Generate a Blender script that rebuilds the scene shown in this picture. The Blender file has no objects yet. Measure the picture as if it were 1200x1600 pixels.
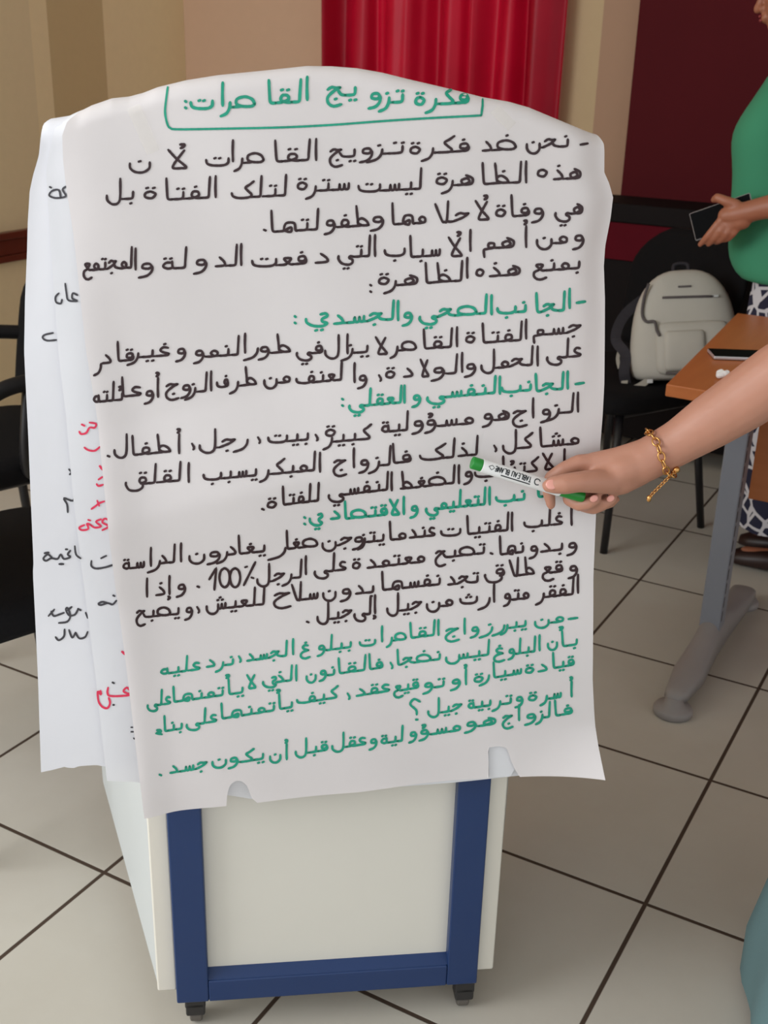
import bpy, bmesh, math, random
from mathutils import Vector, Matrix
random.seed(7)
SC = bpy.context.scene
COL = SC.collection

# ------------------------------------------------------------------ camera
CAM = Vector((0.35968, -3.28263, 1.35120))
YAW, PITCH, ROLL, FPX = -0.5086709, 0.3855817, -0.0271864, 1792.4375
_f = Vector((math.cos(PITCH)*math.sin(YAW), math.cos(PITCH)*math.cos(YAW), -math.sin(PITCH)))
_r = Vector((math.cos(YAW), -math.sin(YAW), 0))
_d = _f.cross(_r)
RGT = _r*math.cos(ROLL) + _d*math.sin(ROLL)
DWN = -_r*math.sin(ROLL) + _d*math.cos(ROLL)
FWD = _f
cd = bpy.data.cameras.new('camera')
cam = bpy.data.objects.new('camera', cd); COL.objects.link(cam)
cd.sensor_fit = 'VERTICAL'; cd.sensor_height = 36.0; cd.sensor_width = 27.0
cd.lens = FPX*36.0/1600.0
cd.clip_start = 0.05; cd.clip_end = 60
cam.matrix_world = Matrix(((RGT.x, -DWN.x, -FWD.x, CAM.x), (RGT.y, -DWN.y, -FWD.y, CAM.y),
                           (RGT.z, -DWN.z, -FWD.z, CAM.z), (0, 0, 0, 1)))
cd.dof.use_dof = True; cd.dof.focus_distance = 1.40; cd.dof.aperture_fstop = 12.0
SC.camera = cam

# ------------------------------------------------------------------ light
SC.view_settings.view_transform = 'Standard'
SC.view_settings.look = 'None'
SC.view_settings.gamma = 1.0
SC.view_settings.use_curve_mapping = False
SC.view_settings.exposure = 0.22
W = bpy.data.worlds.new('daylight'); SC.world = W; W.use_nodes = True
W.node_tree.nodes['Background'].inputs[0].default_value = (0.93, 0.97, 1.0, 1)
W.node_tree.nodes['Background'].inputs[1].default_value = 0.95

def area(name, loc, target, sx, sy, power, col):
    l = bpy.data.lights.new(name, 'AREA'); l.shape = 'RECTANGLE'; l.size = sx; l.size_y = sy
    l.energy = power; l.color = col
    o = bpy.data.objects.new(name, l); COL.objects.link(o); o.location = loc
    o.rotation_euler = (Vector(target)-Vector(loc)).to_track_quat('-Z', 'Y').to_euler()
    return o
area('window_daylight', (-2.4, -4.3, 1.9), (-0.3, -2.0, 0.55), 2.2, 1.6, 70, (0.95, 0.98, 1.0))
area('curtain_daylight', (-1.75, 1.75, 1.9), (-1.75, 0.8, 1.3), 1.3, 1.6, 30, (1.0, 0.97, 0.94))

# ------------------------------------------------------------------ helpers
def ray(px, py):
    return RGT*((px-600)/FPX) + DWN*((py-800)/FPX) + FWD
def at_z(px, py, z):
    d = ray(px, py); return CAM + d*((z-CAM.z)/d.z)
def at_y(px, py, y):
    d = ray(px, py); return CAM + d*((y-CAM.y)/d.y)
def at_x(px, py, x):
    d = ray(px, py); return CAM + d*((x-CAM.x)/d.x)

ORG = {}
def link(o, parent=None):
    COL.objects.link(o)
    if parent is not None: o.parent = parent
    return o
def tag(o, label=None, cat=None, group=None, kind=None):
    if label: o['label'] = label
    if cat: o['category'] = cat
    if group: o['group'] = group
    if kind: o['kind'] = kind
    return o
def thing(name, loc, label, cat, group=None):
    o = bpy.data.objects.new(name, None); link(o)
    o.empty_display_size = 0.05
    o.location = loc; ORG[o.name] = Vector(loc)
    return tag(o, label, cat, group)

class MB:
    """collects world-space geometry, links it as one mesh object"""
    def __init__(s): s.v = []; s.f = []
    def add(s, vs, fs):
        n = len(s.v); s.v += [Vector(p) for p in vs]; s.f += [tuple(i+n for i in q) for q in fs]; return s
    def box(s, c, hx, hy, hz, ux=(1, 0, 0), uy=(0, 1, 0), uz=(0, 0, 1)):
        c = Vector(c); ux, uy, uz = Vector(ux)*hx, Vector(uy)*hy, Vector(uz)*hz
        vs = [c+ux*a+uy*b+uz*d for d in (-1, 1) for b in (-1, 1) for a in (-1, 1)]
        fs = [(0, 2, 3, 1), (4, 5, 7, 6), (0, 1, 5, 4), (2, 6, 7, 3), (0, 4, 6, 2), (1, 3, 7, 5)]
        if ux.cross(uy).dot(uz) < 0: fs = [q[::-1] for q in fs]
        return s.add(vs, fs)
    def bx(s, x0, x1, y0, y1, z0, z1):
        return s.box(((x0+x1)/2, (y0+y1)/2, (z0+z1)/2), abs(x1-x0)/2, abs(y1-y0)/2, abs(z1-z0)/2)
    def prism(s, pts, dirv):
        dirv = Vector(dirv); n = len(pts); pts = [Vector(p) for p in pts]
        nrm = Vector((0, 0, 0))
        for i in range(n): nrm += pts[i].cross(pts[(i+1) % n])
        vs = pts+[p+dirv for p in pts]
        fl = nrm.dot(dirv) > 0
        fs = [tuple(range(n))[::-1], tuple(range(n, 2*n))]
        fs += [(i, (i+1) % n, (i+1) % n+n, i+n) for i in range(n)]
        if not fl: fs = [q[::-1] for q in fs]
        return s.add(vs, fs)
    def loft(s, rings, caps=True, closed=True):
        n = len(rings[0]); vs = []; fs = []
        for r in rings: vs += r
        for k in range(len(rings)-1):
            for i in range(n if closed else n-1):
                a = k*n+i; b = k*n+(i+1) % n
                fs.append((a, b, b+n, a+n))
        if caps and closed:
            fs.append(tuple(range(n))[::-1]); fs.append(tuple(range((len(rings)-1)*n, len(rings)*n)))
        return s.add(vs, fs)
    def ell_loft(s, secs, n=24, power=1.0):
        """secs: (centre, half axis vector a, half axis vector b)"""
        rings = []
        for c, a, b in secs:
            c, a, b = Vector(c), Vector(a), Vector(b); r = []
            for i in range(n):
                t = 2*math.pi*i/n; ct, st = math.cos(t), math.sin(t)
                ct = math.copysign(abs(ct)**power, ct); st = math.copysign(abs(st)**power, st)
                r.append(c+a*ct+b*st)
            rings.append(r)
        return s.loft(rings)
    def tube(s, pts, rad, n=12):
        pts = [Vector(p) for p in pts]
        if not hasattr(rad, '__len__'): rad = [rad]*len(pts)
        rings = []; up = None
        for i, p in enumerate(pts):
            t = (pts[min(i+1, len(pts)-1)]-pts[max(i-1, 0)]).normalized()
            if up is None: up = t.orthogonal().normalized()
            up = (up-t*up.dot(t)).normalized(); w = t.cross(up)
            rings.append([p+up*(rad[i]*math.cos(2*math.pi*k/n))+w*(rad[i]*math.sin(2*math.pi*k/n)) for k in range(n)])
        return s.loft(rings)
    def sphere(s, c, r, n=12, ax=None):
        c = Vector(c); rings = []
        rx, ry, rz = (r, r, r) if not hasattr(r, '__len__') else r
        X, Y, Z = ax if ax else (Vector((1, 0, 0)), Vector((0, 1, 0)), Vector((0, 0, 1)))
        vs = [c-Z*rz]; fs = []; m = n//2
        for k in range(1, m):
            a = -math.pi/2+math.pi*k/m
            for i in range(n):
                t = 2*math.pi*i/n
                vs.append(c+X*(rx*math.cos(a)*math.cos(t))+Y*(ry*math.cos(a)*math.sin(t))+Z*(rz*math.sin(a)))
        vs.append(c+Z*rz); e = len(vs)-1
        for i in range(n):
            j = (i+1) % n
            fs.append((0, 1+j, 1+i)); fs.append((e, 1+(m-2)*n+i, 1+(m-2)*n+j))
            for k in range(m-2): fs.append((1+k*n+i, 1+k*n+j, 1+(k+1)*n+j, 1+(k+1)*n+i))
        return s.add(vs, fs)
    def caps(s, pts, rad, n=14):
        """chain of rounded tapered segments (for bodies that are merged afterwards)"""
        pts = [Vector(p) for p in pts]
        for i, p in enumerate(pts): s.sphere(p, rad[i], n)
        for i in range(len(pts)-1):
            if (pts[i+1]-pts[i]).length > 1e-5: s.tube([pts[i], pts[i+1]], [rad[i], rad[i+1]], n)
        return s
    def build(s, name, mat, parent=None, smooth=False, bevel=0, seg=2, sub=0, org=None, fix=True):
        if parent is not None and org is None: org = ORG[parent.name]
        org = Vector(org) if org is not None else Vector((0, 0, 0))
        me = bpy.data.meshes.new(name)
        me.from_pydata([tuple(p-org) for p in s.v], [], s.f); me.update()
        if fix:
            b = bmesh.new(); b.from_mesh(me); bmesh.ops.recalc_face_normals(b, faces=b.faces); b.to_mesh(me); b.free()
        o = bpy.data.objects.new(name, me)
        link(o, parent); ORG[o.name] = org
        if parent is None: o.location = org
        me.materials.append(mat)
        if smooth:
            for p in me.polygons: p.use_smooth = True
        if bevel:
            m = o.modifiers.new('bevel', 'BEVEL'); m.width = bevel; m.segments = seg; m.limit_method = 'ANGLE'; m.angle_limit = math.radians(40)
            for p in me.polygons: p.use_smooth = True
            m.harden_normals = True
        if sub:
            m = o.modifiers.new('sub', 'SUBSURF'); m.levels = sub; m.render_levels = sub
        return o
    def merged(s, name, mat, parent, voxel, smooth_it=6, org=None):
        """one continuous skin over everything collected"""
        o = s.build(name, mat, parent, org=org)
        m = o.modifiers.new('r', 'REMESH'); m.mode = 'VOXEL'; m.voxel_size = voxel; m.use_smooth_shade = True
        m = o.modifiers.new('s', 'SMOOTH'); m.factor = 0.5; m.iterations = smooth_it
        dg = bpy.context.evaluated_depsgraph_get()
        me = bpy.data.meshes.new_from_object(o.evaluated_get(dg))
        o.modifiers.clear(); o.data = me
        for p in me.polygons: p.use_smooth = True
        return o

def catmull(pts, sub=5):
    if len(pts) < 3: return [tuple(p) for p in pts]
    out = []
    P = [pts[0]]+list(pts)+[pts[-1]]
    for i in range(1, len(P)-2):
        p0, p1, p2, p3 = P[i-1], P[i], P[i+1], P[i+2]
        for k in range(sub):
            t = k/sub
            out.append(tuple(0.5*((2*b)+(-a+c)*t+(2*a-5*b+4*c-d)*t*t+(-a+3*b-3*c+d)*t**3) for a, b, c, d in zip(p0, p1, p2, p3)))
    out.append(tuple(pts[-1]))
    return out
def interp(tab, x):
    if x <= tab[0][0]: return tab[0][1]
    for (a, b), (c, d) in zip(tab, tab[1:]):
        if x <= c: return b+(d-b)*(x-a)/(c-a) if c > a else d
    return tab[-1][1]

# ------------------------------------------------------------------ materials
def srgb(r, g, b):
    return tuple(((c/255+0.055)/1.055)**2.4 if c > 10 else c/255/12.92 for c in (r, g, b))+(1,)
class NT:
    def __init__(s, name):
        s.m = bpy.data.materials.new(name); s.m.use_nodes = True; s.t = s.m.node_tree
        s.p = s.t.nodes['Principled BSDF']
    def n(s, typ, **kw):
        x = s.t.nodes.new(typ)
        for k, v in kw.items(): setattr(x, k, v)
        return x
    def l(s, a, b): s.t.links.new(a, b)
    def math(s, op, a, b=None, c=None):
        x = s.n('ShaderNodeMath', operation=op)
        for i, q in enumerate((a, b, c)):
            if q is None: continue
            if isinstance(q, (int, float)): x.inputs[i].default_value = q
            else: s.l(q, x.inputs[i])
        return x.outputs[0]
    def mix(s, f, a, b):
        x = s.n('ShaderNodeMix', data_type='RGBA')
        if isinstance(f, (int, float)): x.inputs[0].default_value = f
        else: s.l(f, x.inputs[0])
        for i, q in ((6, a), (7, b)):
            if isinstance(q, tuple): x.inputs[i].default_value = q
            else: s.l(q, x.inputs[i])
        return x.outputs[2]
    def noise(s, scale, detail=3, vec=None, rough=0.5):
        x = s.n('ShaderNodeTexNoise'); x.inputs['Scale'].default_value = scale; x.inputs['Detail'].default_value = detail
        x.inputs['Roughness'].default_value = rough
        if vec is None:
            tc = s.n('ShaderNodeTexCoord'); vec = tc.outputs['Object']
        s.l(vec, x.inputs['Vector']); return x.outputs['Fac']
    def bump(s, h, strength=0.2, dist=0.002):
        x = s.n('ShaderNodeBump'); x.inputs['Strength'].default_value = strength; x.inputs['Distance'].default_value = dist
        s.l(h, x.inputs['Height']); s.l(x.outputs[0], s.p.inputs['Normal'])
def mat(name, rgb, rough=0.6, var=0.08, scale=12, metal=0, spec=0.5, bump=0, bscale=80, alpha=1, coat=0, sss=0):
    t = NT(name); c = srgb(*rgb)
    lo = tuple(max(0, x*(1-var)) for x in c[:3])+(1,); hi = tuple(min(1, x*(1+var)) for x in c[:3])+(1,)
    t.l(t.mix(t.noise(scale), lo, hi), t.p.inputs['Base Color'])
    t.p.inputs['Roughness'].default_value = rough; t.p.inputs['Metallic'].default_value = metal
    t.p.inputs['Specular IOR Level'].default_value = spec
    t.p.inputs['Alpha'].default_value = alpha
    if coat: t.p.inputs['Coat Weight'].default_value = coat
    if bump: t.bump(t.noise(bscale, 4), bump)
    if sss:
        t.p.inputs['Subsurface Weight'].default_value = sss
        t.p.inputs['Subsurface Radius'].default_value = (1, 0.4, 0.25); t.p.inputs['Subsurface Scale'].default_value = 0.006
    return t.m
TILE = 0.42
def mat_floor():
    t = NT('floor_tiles'); tc = t.n('ShaderNodeTexCoord'); sp = t.n('ShaderNodeSeparateXYZ')
    t.l(tc.outputs['Object'], sp.inputs[0])
    def edge(o):
        fr = t.math('FRACT', t.math('DIVIDE', o, TILE))
        return t.math('MULTIPLY', t.math('MINIMUM', fr, t.math('SUBTRACT', 1.0, fr)), TILE)
    d = t.math('MINIMUM', edge(sp.outputs[0]), edge(sp.outputs[1]))
    g = t.n('ShaderNodeMapRange', interpolation_type='SMOOTHSTEP'); g.inputs[1].default_value = 0.0028; g.inputs[2].default_value = 0.0046
    t.l(d, g.inputs[0])
    # per tile tone
    fl = t.n('ShaderNodeVectorMath', operation='FLOOR'); dv = t.n('ShaderNodeVectorMath', operation='SCALE'); dv.inputs['Scale'].default_value = 1/TILE
    t.l(tc.outputs['Object'], dv.inputs[0]); t.l(dv.outputs[0], fl.inputs[0])
    wn = t.n('ShaderNodeTexWhiteNoise'); t.l(fl.outputs[0], wn.inputs['Vector'])
    base = t.mix(t.noise(3.2, 5, tc.outputs['Object']), srgb(182, 176, 164), srgb(208, 203, 193))
    base = t.mix(t.math('MULTIPLY', wn.outputs['Value'], 0.35), base, srgb(186, 181, 170))
    veins = t.noise(14, 6, tc.outputs['Object'], 0.65)
    base = t.mix(t.math('MULTIPLY', veins, 0.25), base, srgb(170, 158, 142))
    t.l(t.mix(g.outputs[0], srgb(66, 50, 38), base), t.p.inputs['Base Color'])
    r = t.math('MULTIPLY_ADD', g.outputs[0], -0.42, 0.8); t.l(r, t.p.inputs['Roughness'])
    t.bump(g.outputs[0], 0.5, 0.002)
    return t.m
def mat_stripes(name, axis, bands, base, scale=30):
    """broad vertical bands of another tone: (start, end, colour) along one axis"""
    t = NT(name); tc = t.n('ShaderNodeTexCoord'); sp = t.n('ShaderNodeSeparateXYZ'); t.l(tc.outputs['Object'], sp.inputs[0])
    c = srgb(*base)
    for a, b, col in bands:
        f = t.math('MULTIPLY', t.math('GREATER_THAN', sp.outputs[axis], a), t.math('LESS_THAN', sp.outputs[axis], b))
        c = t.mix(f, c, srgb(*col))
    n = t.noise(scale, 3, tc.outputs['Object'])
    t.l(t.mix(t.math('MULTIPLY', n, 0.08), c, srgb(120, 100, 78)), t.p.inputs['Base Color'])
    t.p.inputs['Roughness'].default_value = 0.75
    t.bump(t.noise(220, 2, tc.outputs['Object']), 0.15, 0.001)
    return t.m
def mat_wood(name, a, b, axis=0, rough=0.4):
    t = NT(name); tc = t.n('ShaderNodeTexCoord'); mp = t.n('ShaderNodeMapping')
    sc = [28, 28, 28]; sc[axis] = 2.0; mp.inputs['Scale'].default_value = sc
    t.l(tc.outputs['Object'], mp.inputs[0])
    n = t.noise(1.6, 6, mp.outputs[0], 0.6)
    t.l(t.mix(n, srgb(*a), srgb(*b)), t.p.inputs['Base Color'])
    t.p.inputs['Roughness'].default_value = rough
    return t.m
def mat_curtain():
    t = NT('red_satin'); n = t.noise(6)
    c = t.mix(n, srgb(158, 8, 34), srgb(184, 14, 46))
    t.l(c, t.p.inputs['Base Color']); t.p.inputs['Roughness'].default_value = 0.42
    t.p.inputs['Specular IOR Level'].default_value = 0.3
    tr = t.n('ShaderNodeBsdfTranslucent'); t.l(c, tr.inputs[0])
    mx = t.n('ShaderNodeMixShader'); mx.inputs[0].default_value = 0.35
    t.l(t.p.outputs[0], mx.inputs[1]); t.l(tr.outputs[0], mx.inputs[2])
    t.l(mx.outputs[0], t.t.nodes['Material Output'].inputs[0])
    return t.m
def mat_paper(name, rgb):
    t = NT(name); tc = t.n('ShaderNodeTexCoord')
    c = srgb(*rgb)
    c2 = tuple(x*0.93 for x in c[:3])+(1,)
    n = t.noise(5, 4, tc.outputs['Object'], 0.6)
    col = t.mix(n, c2, c)
    t.l(col, t.p.inputs['Base Color']); t.p.inputs['Roughness'].default_value = 0.55
    t.bump(t.noise(26, 3, tc.outputs['Object']), 0.12, 0.004)
    tr = t.n('ShaderNodeBsdfTranslucent'); t.l(col, tr.inputs[0])
    mx = t.n('ShaderNodeMixShader'); mx.inputs[0].default_value = 0.12
    t.l(t.p.outputs[0], mx.inputs[1]); t.l(tr.outputs[0], mx.inputs[2])
    t.l(mx.outputs[0], t.t.nodes['Material Output'].inputs[0])
    return t.m
def mat_pattern():
    t = NT('navy_white_print'); tc = t.n('ShaderNodeTexCoord')
    v = t.n('ShaderNodeTexVoronoi', feature='DISTANCE_TO_EDGE'); v.inputs['Scale'].default_value = 22
    t.l(tc.outputs['Object'], v.inputs['Vector'])
    f = t.math('LESS_THAN', v.outputs['Distance'], 0.09)
    t.l(t.mix(f, srgb(26, 26, 52), srgb(200, 196, 200)), t.p.inputs['Base Color'])
    t.p.inputs['Roughness'].default_value = 0.8
    return t.m
M = dict(
    floor=mat_floor(), ceiling=mat('white_ceiling', (225, 220, 210), 0.8),
    rail=mat('mahogany_rail', (92, 38, 24), 0.35, 0.2, 6),
    curtain=mat_curtain(), maroon=mat('maroon_board', (78, 16, 22), 0.8, 0.1, 4, spec=0.15),
    blackwood=mat('black_lacquer', (18, 11, 11), 0.7, 0.2, spec=0.15), darkred=mat('dark_red_cloth', (84, 8, 22), 0.85, 0.15, spec=0.15),
    wing=mat('side_board', (196, 200, 200), 0.4, 0.04, 3),
    cream=mat('cream_paint', (222, 216, 204), 0.45, 0.04, 3), board=mat('whiteboard_face', (216, 212, 202), 0.35, 0.05, 4),
    blue=mat('blue_paint', (22, 50, 96), 0.4, 0.06, 8), rubber=mat('black_plastic', (38, 36, 36), 0.5, 0.1),
    wheel=mat('grey_wheel', (92, 86, 80), 0.5), steel=mat('steel', (190, 188, 184), 0.3, 0.05, metal=1),
    paper=mat_paper('paper_front', (232, 226, 226)), paper2=mat_paper('paper_middle', (234, 234, 238)), paper3=mat_paper('paper_rear', (232, 232, 238)),
    tape=mat('clear_tape', (240, 236, 220), 0.08, 0.03, alpha=0.13),
    black_ink=mat('black_ink', (46, 22, 28), 0.5, 0.25, 60), green_ink=mat('green_ink', (14, 150, 122), 0.5, 0.3, 60),
    red_ink=mat('red_ink', (226, 52, 88), 0.5, 0.2, 60), grey_ink=mat('grey_ink', (62, 60, 66), 0.5, 0.2, 60),
    skin=mat('skin', (178, 126, 104), 0.5, 0.08, 20, sss=0.15, bump=0.05, bscale=300),
    skin2=mat('skin_tan', (160, 100, 74), 0.5, 0.08, 20, sss=0.15, bump=0.05, bscale=300),
    nail=mat('nail', (226, 160, 146), 0.25, 0.04), lips=mat('lips', (142, 56, 56), 0.4), hair=mat('dark_hair', (34, 24, 20), 0.45, 0.3, 60, bump=0.4, bscale=120),
    eye=mat('eye_white', (230, 226, 220), 0.2), iris=mat('iris', (40, 24, 16), 0.2),
    teal=mat('teal_fabric', (96, 124, 126), 0.85, 0.12, 5, bump=0.2, bscale=400), green=mat('green_knit', (58, 138, 102), 0.85, 0.08, 8, bump=0.2, bscale=500),
    print=mat_pattern(), shoe=mat('brown_leather', (44, 24, 20), 0.45),
    gold=mat('gold', (214, 160, 96), 0.25, 0.1, metal=1),
    marker_green=mat('marker_green', (22, 132, 44), 0.35, 0.05), marker_white=mat('marker_white', (238, 238, 238), 0.3, 0.02), label_ink=mat('label_ink', (36, 40, 44), 0.5),
    table=mat_wood('orange_beech', (178, 98, 50), (198, 118, 66), 1), table_edge=mat_wood('orange_beech_edge', (190, 112, 64), (204, 126, 76), 0),
    grey_metal=mat('grey_steel', (128, 130, 138), 0.45, 0.05), grey_foot=mat('grey_cast_foot', (142, 136, 134), 0.5, 0.06), slot=mat('slot_dark', (60, 58, 62), 0.6),
    fabric_black=mat('black_upholstery', (13, 11, 13), 0.9, 0.2, 30, spec=0.2, bump=0.3, bscale=300), black_metal=mat('black_metal', (24, 22, 24), 0.4), black_soft=mat('black_vinyl', (22, 20, 21), 0.6, spec=0.25),
    bag=mat('grey_bag_fabric', (176, 170, 160), 0.85, 0.06, 14, bump=0.15, bscale=400), bag_dark=mat('bag_dark', (78, 70, 70), 0.7), strap=mat('dark_strap', (38, 34, 40), 0.8), strap_pale=mat('pale_strap', (160, 152, 140), 0.8),
    phone=mat('phone_glass', (10, 10, 12), 0.6, 0.05, spec=0.05), phone_edge=mat('phone_metal', (205, 205, 210), 0.3, metal=0.6),
    white=mat('white_tissue', (240, 238, 236), 0.7), maroon_bag=mat('maroon_leather', (64, 22, 24), 0.5), glass=mat('window_glass', (235, 240, 244), 0.05, 0.01, alpha=0.25), frame_white=mat('window_paint', (210, 205, 195), 0.5),
)
# ================================================================== SETTING
XL, YB, ZC = -2.97, 0.85, 2.85
tag(MB().bx(XL-0.1, 3.4, -5.6, YB+0.2, -0.1, 0).build('floor', M['floor']), kind='structure', label='beige ceramic tile floor with dark grout')
tag(MB().bx(XL-0.1, 3.4, -4.2, YB+0.1, ZC, ZC+0.1).build('ceiling', M['ceiling']), kind='structure')
m_left = mat_stripes('left_wall_bands', 1, [(-9, -0.02, (222, 202, 160)), (0.065, 0.36, (200, 176, 130))], (232, 211, 166))  # beige wall colour with two slightly darker vertical bands
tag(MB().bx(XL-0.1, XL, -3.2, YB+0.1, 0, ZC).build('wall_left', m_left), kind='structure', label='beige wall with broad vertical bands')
m_back = mat_stripes('back_wall_bands', 0, [(-1.26, -1.13, (190, 164, 126)), (-1.13, -0.90, (168, 132, 106))], (206, 170, 142))  # two darker vertical bands to the right of the curtain
WX0, WX1, WZ0, WZ1 = -2.12, -1.36, 0.85, 2.35
wb = MB()
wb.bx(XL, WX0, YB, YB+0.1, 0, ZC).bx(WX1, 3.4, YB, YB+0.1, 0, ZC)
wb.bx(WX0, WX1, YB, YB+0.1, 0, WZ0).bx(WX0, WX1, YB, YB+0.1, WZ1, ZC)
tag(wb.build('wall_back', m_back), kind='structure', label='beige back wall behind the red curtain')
# dado rail on the left wall
rl = MB()
for a, b, d in ((0.575, 0.60, 0.022), (0.60, 0.66, 0.016), (0.66, 0.685, 0.034)):
    rl.bx(XL, XL+d, -3.2, YB, a, b)
tag(rl.build('trim_1', M['rail'], bevel=0.004), kind='structure', label='dark mahogany dado rail on the left wall')
# window behind the curtain
w = thing('window_1', ((WX0+WX1)/2, YB+0.05, WZ0), None, None); w['kind'] = 'structure'
f = MB()
for x in (WX0+0.025, WX1-0.025): f.bx(x-0.025, x+0.025, YB+0.03, YB+0.07, WZ0, WZ1)
for z in (WZ0+0.025, WZ1-0.025, ): f.bx(WX0, WX1, YB+0.03, YB+0.07, z-0.025, z+0.025)
f.bx((WX0+WX1)/2-0.02, (WX0+WX1)/2+0.02, YB+0.035, YB+0.065, WZ0, WZ1)
f.build('window_frame', M['frame_white'], w)
f = MB()
for i in range(9): f.bx(WX0, WX1, YB+0.085, YB+0.095, WZ0+0.12+i*0.155, WZ0+0.132+i*0.155)
for i in range(1, 6): f.bx(WX0+i*(WX1-WX0)/6-0.005, WX0+i*(WX1-WX0)/6+0.005, YB+0.08, YB+0.09, WZ0, WZ1)
f.build('window_bars', M['rubber'], w)
MB().bx(WX0, WX1, YB+0.048, YB+0.052, WZ0, WZ1).build('glazing', M['glass'], w)

# ------------------------------------------------------------------ curtain
CX0, CX1 = -2.200, -1.243
cu = thing('curtain', ((CX0+CX1)/2, YB-0.08, 0.02), 'red satin curtain in vertical folds hanging in front of the window', 'curtain')
def fold(t):
    # irregular pleats: depth towards the room as a function of t in 0..1
    return 0.038*math.sin(t*41+2.2*math.sin(t*8+0.5))+0.020*math.sin(t*19+2)+0.007*math.sin(t*88+math.sin(t*31))
g = MB(); NX, NZ = 260, 24; vs = []; fs = []
for k in range(NZ+1):
    z = 0.03+(2.45-0.03)*k/NZ
    for i in range(NX+1):
        t = i/NX
        amp = 0.75+0.35*(1-k/NZ)
        vs.append((CX0+(CX1-CX0)*t+0.006*math.sin(z*2+t*30), YB-0.085-fold(t)*amp+0.006*math.sin(z*3.1+t*20), z))
for k in range(NZ):
    for i in range(NX):
        a = k*(NX+1)+i; fs.append((a, a+1, a+NX+2, a+NX+1))
g.add(vs, fs); g.build('drape', M['curtain'], cu, smooth=True, fix=False)
g = MB().tube([(CX0-0.1, YB-0.085, 2.47), (CX1+0.1, YB-0.085, 2.47)], 0.012)
g.build('curtain_rod', M['rubber'], cu)

# ------------------------------------------------------------------ maroon board, black sideboard
mb = thing('maroon_board', (-0.3, YB-0.02, 0.62), 'large plain dark maroon board standing against the wall above the black sideboard', 'board')
xl = at_y(984, 150, YB-0.04).x
MB().bx(xl, 1.5, YB-0.035, YB-0.002, 0.62, 2.5).build('panel', M['maroon'], mb, bevel=0.004)
sb = thing('sideboard', (0.0, 0.72, 0), 'long black sideboard with a dark red border under the maroon board', 'sideboard')
MB().bx(-1.12, 1.4, 0.58, YB-0.04, 0.815, 0.88).build('top', M['blackwood'], sb, bevel=0.006)
MB().bx(-1.08, 1.36, 0.60, 0.62, 0.06, 0.70).build('front_panel', M['blackwood'], sb, bevel=0.003)
MB().bx(-1.08, 1.36, 0.585, 0.60, 0.69, 0.815).build('red_border', M['darkred'], sb, bevel=0.003)
for x in (-1.09, 1.35): MB().bx(x-0.015, x+0.015, 0.62, YB-0.045, 0.0, 0.815).build('side_panel', M['blackwood'], sb, bevel=0.003)
# ================================================================== MOBILE BOARD
BU = Vector((math.cos(math.radians(36.24)), math.sin(math.radians(36.24)), 0))
BN = Vector((BU.y, -BU.x, 0))
BO = Vector((-0.5034, -2.2886, 0))
UZ = Vector((0, 0, 1))
def bp(u, z, w=0.0): return BO + BU*u + BN*w + UZ*z
def pl(px, py, w):
    """point seen at that place of the photo, w in front of the board's frame"""
    d = ray(px, py); P = BO+BN*w
    return CAM + d*((P-CAM).dot(BN)/d.dot(BN))
def uz(px, py, w):
    p = pl(px, py, w)-BO; return p.dot(BU), p.z

bd = thing('mobile_board', BO+BU*0.21, 'cream wheeled board stand with blue framed white panel under the hanging paper sheets', 'board stand')
def bbox(mb, u0, u1, z0, z1, w0, w1):
    return mb.box(bp((u0+u1)/2, (z0+z1)/2, (w0+w1)/2), (u1-u0)/2, abs(w1-w0)/2, (z1-z0)/2, BU, BN, UZ)
# blue frame
fr = MB()
bbox(fr, -0.013, 0.033, 0.06, 1.13, -0.002, 0.020); bbox(fr, 0.382, 0.428, 0.06, 1.13, -0.002, 0.020)
bbox(fr, 0.033, 0.382, 0.06, 0.098, -0.002, 0.020); bbox(fr, 0.033, 0.382, 1.08, 1.13, -0.002, 0.020)
fr.build('frame', M['blue'], bd, bevel=0.0025)
lp = MB()
lp.prism([bp(0.033, 0.098, -0.002), bp(0.033, 0.098, 0.017), bp(0.033, 0.111, 0.001), bp(0.033, 0.111, -0.002)], BU*0.349)
lp.build('frame_lip', M['blue'], bd)
pn = MB(); bbox(pn, 0.031, 0.384, 0.09, 1.10, -0.012, 0.003); pn.build('panel', M['board'], bd)
# cream body with an arched top
bodypts = [(-0.041, 0.072), (0.455, 0.072), (0.455, 1.14)]
for i in range(1, 12):
    t = i/12; bodypts.append((0.455-0.496*t, 1.14+0.09*math.sin(math.pi*t)))
bodypts.append((-0.041, 1.14))
by = MB().prism([bp(u, z, -0.002) for u, z in bodypts], -BN*0.024); by.build('body', M['cream'], bd, bevel=0.003)
def wing(u0, ang, ln, sgn):
    d = Vector((math.cos(math.radians(ang)), math.sin(math.radians(ang)), 0)); nn = Vector((d.y, -d.x, 0))*sgn
    a = bp(u0, 0, -0.004)
    q = [a+UZ*0.072, a+d*ln+UZ*0.072, a+d*ln+UZ*1.12, a+UZ*1.135]
    MB().prism(q, nn*0.02).build('side_panel', M['wing'], bd, bevel=0.004)
    return a+d*(ln-0.05)
rl_ = wing(-0.041, 141, 0.53, 1); rr_ = wing(0.455, 111, 0.45, -1)
sp = MB(); bbox(sp, -0.041, -0.013, 0.072, 1.13, -0.002, 0.006); bbox(sp, 0.428, 0.455, 0.072, 1.13, -0.002, 0.006)
sp.build('edge_strip', M['cream'], bd, bevel=0.003)
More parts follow.
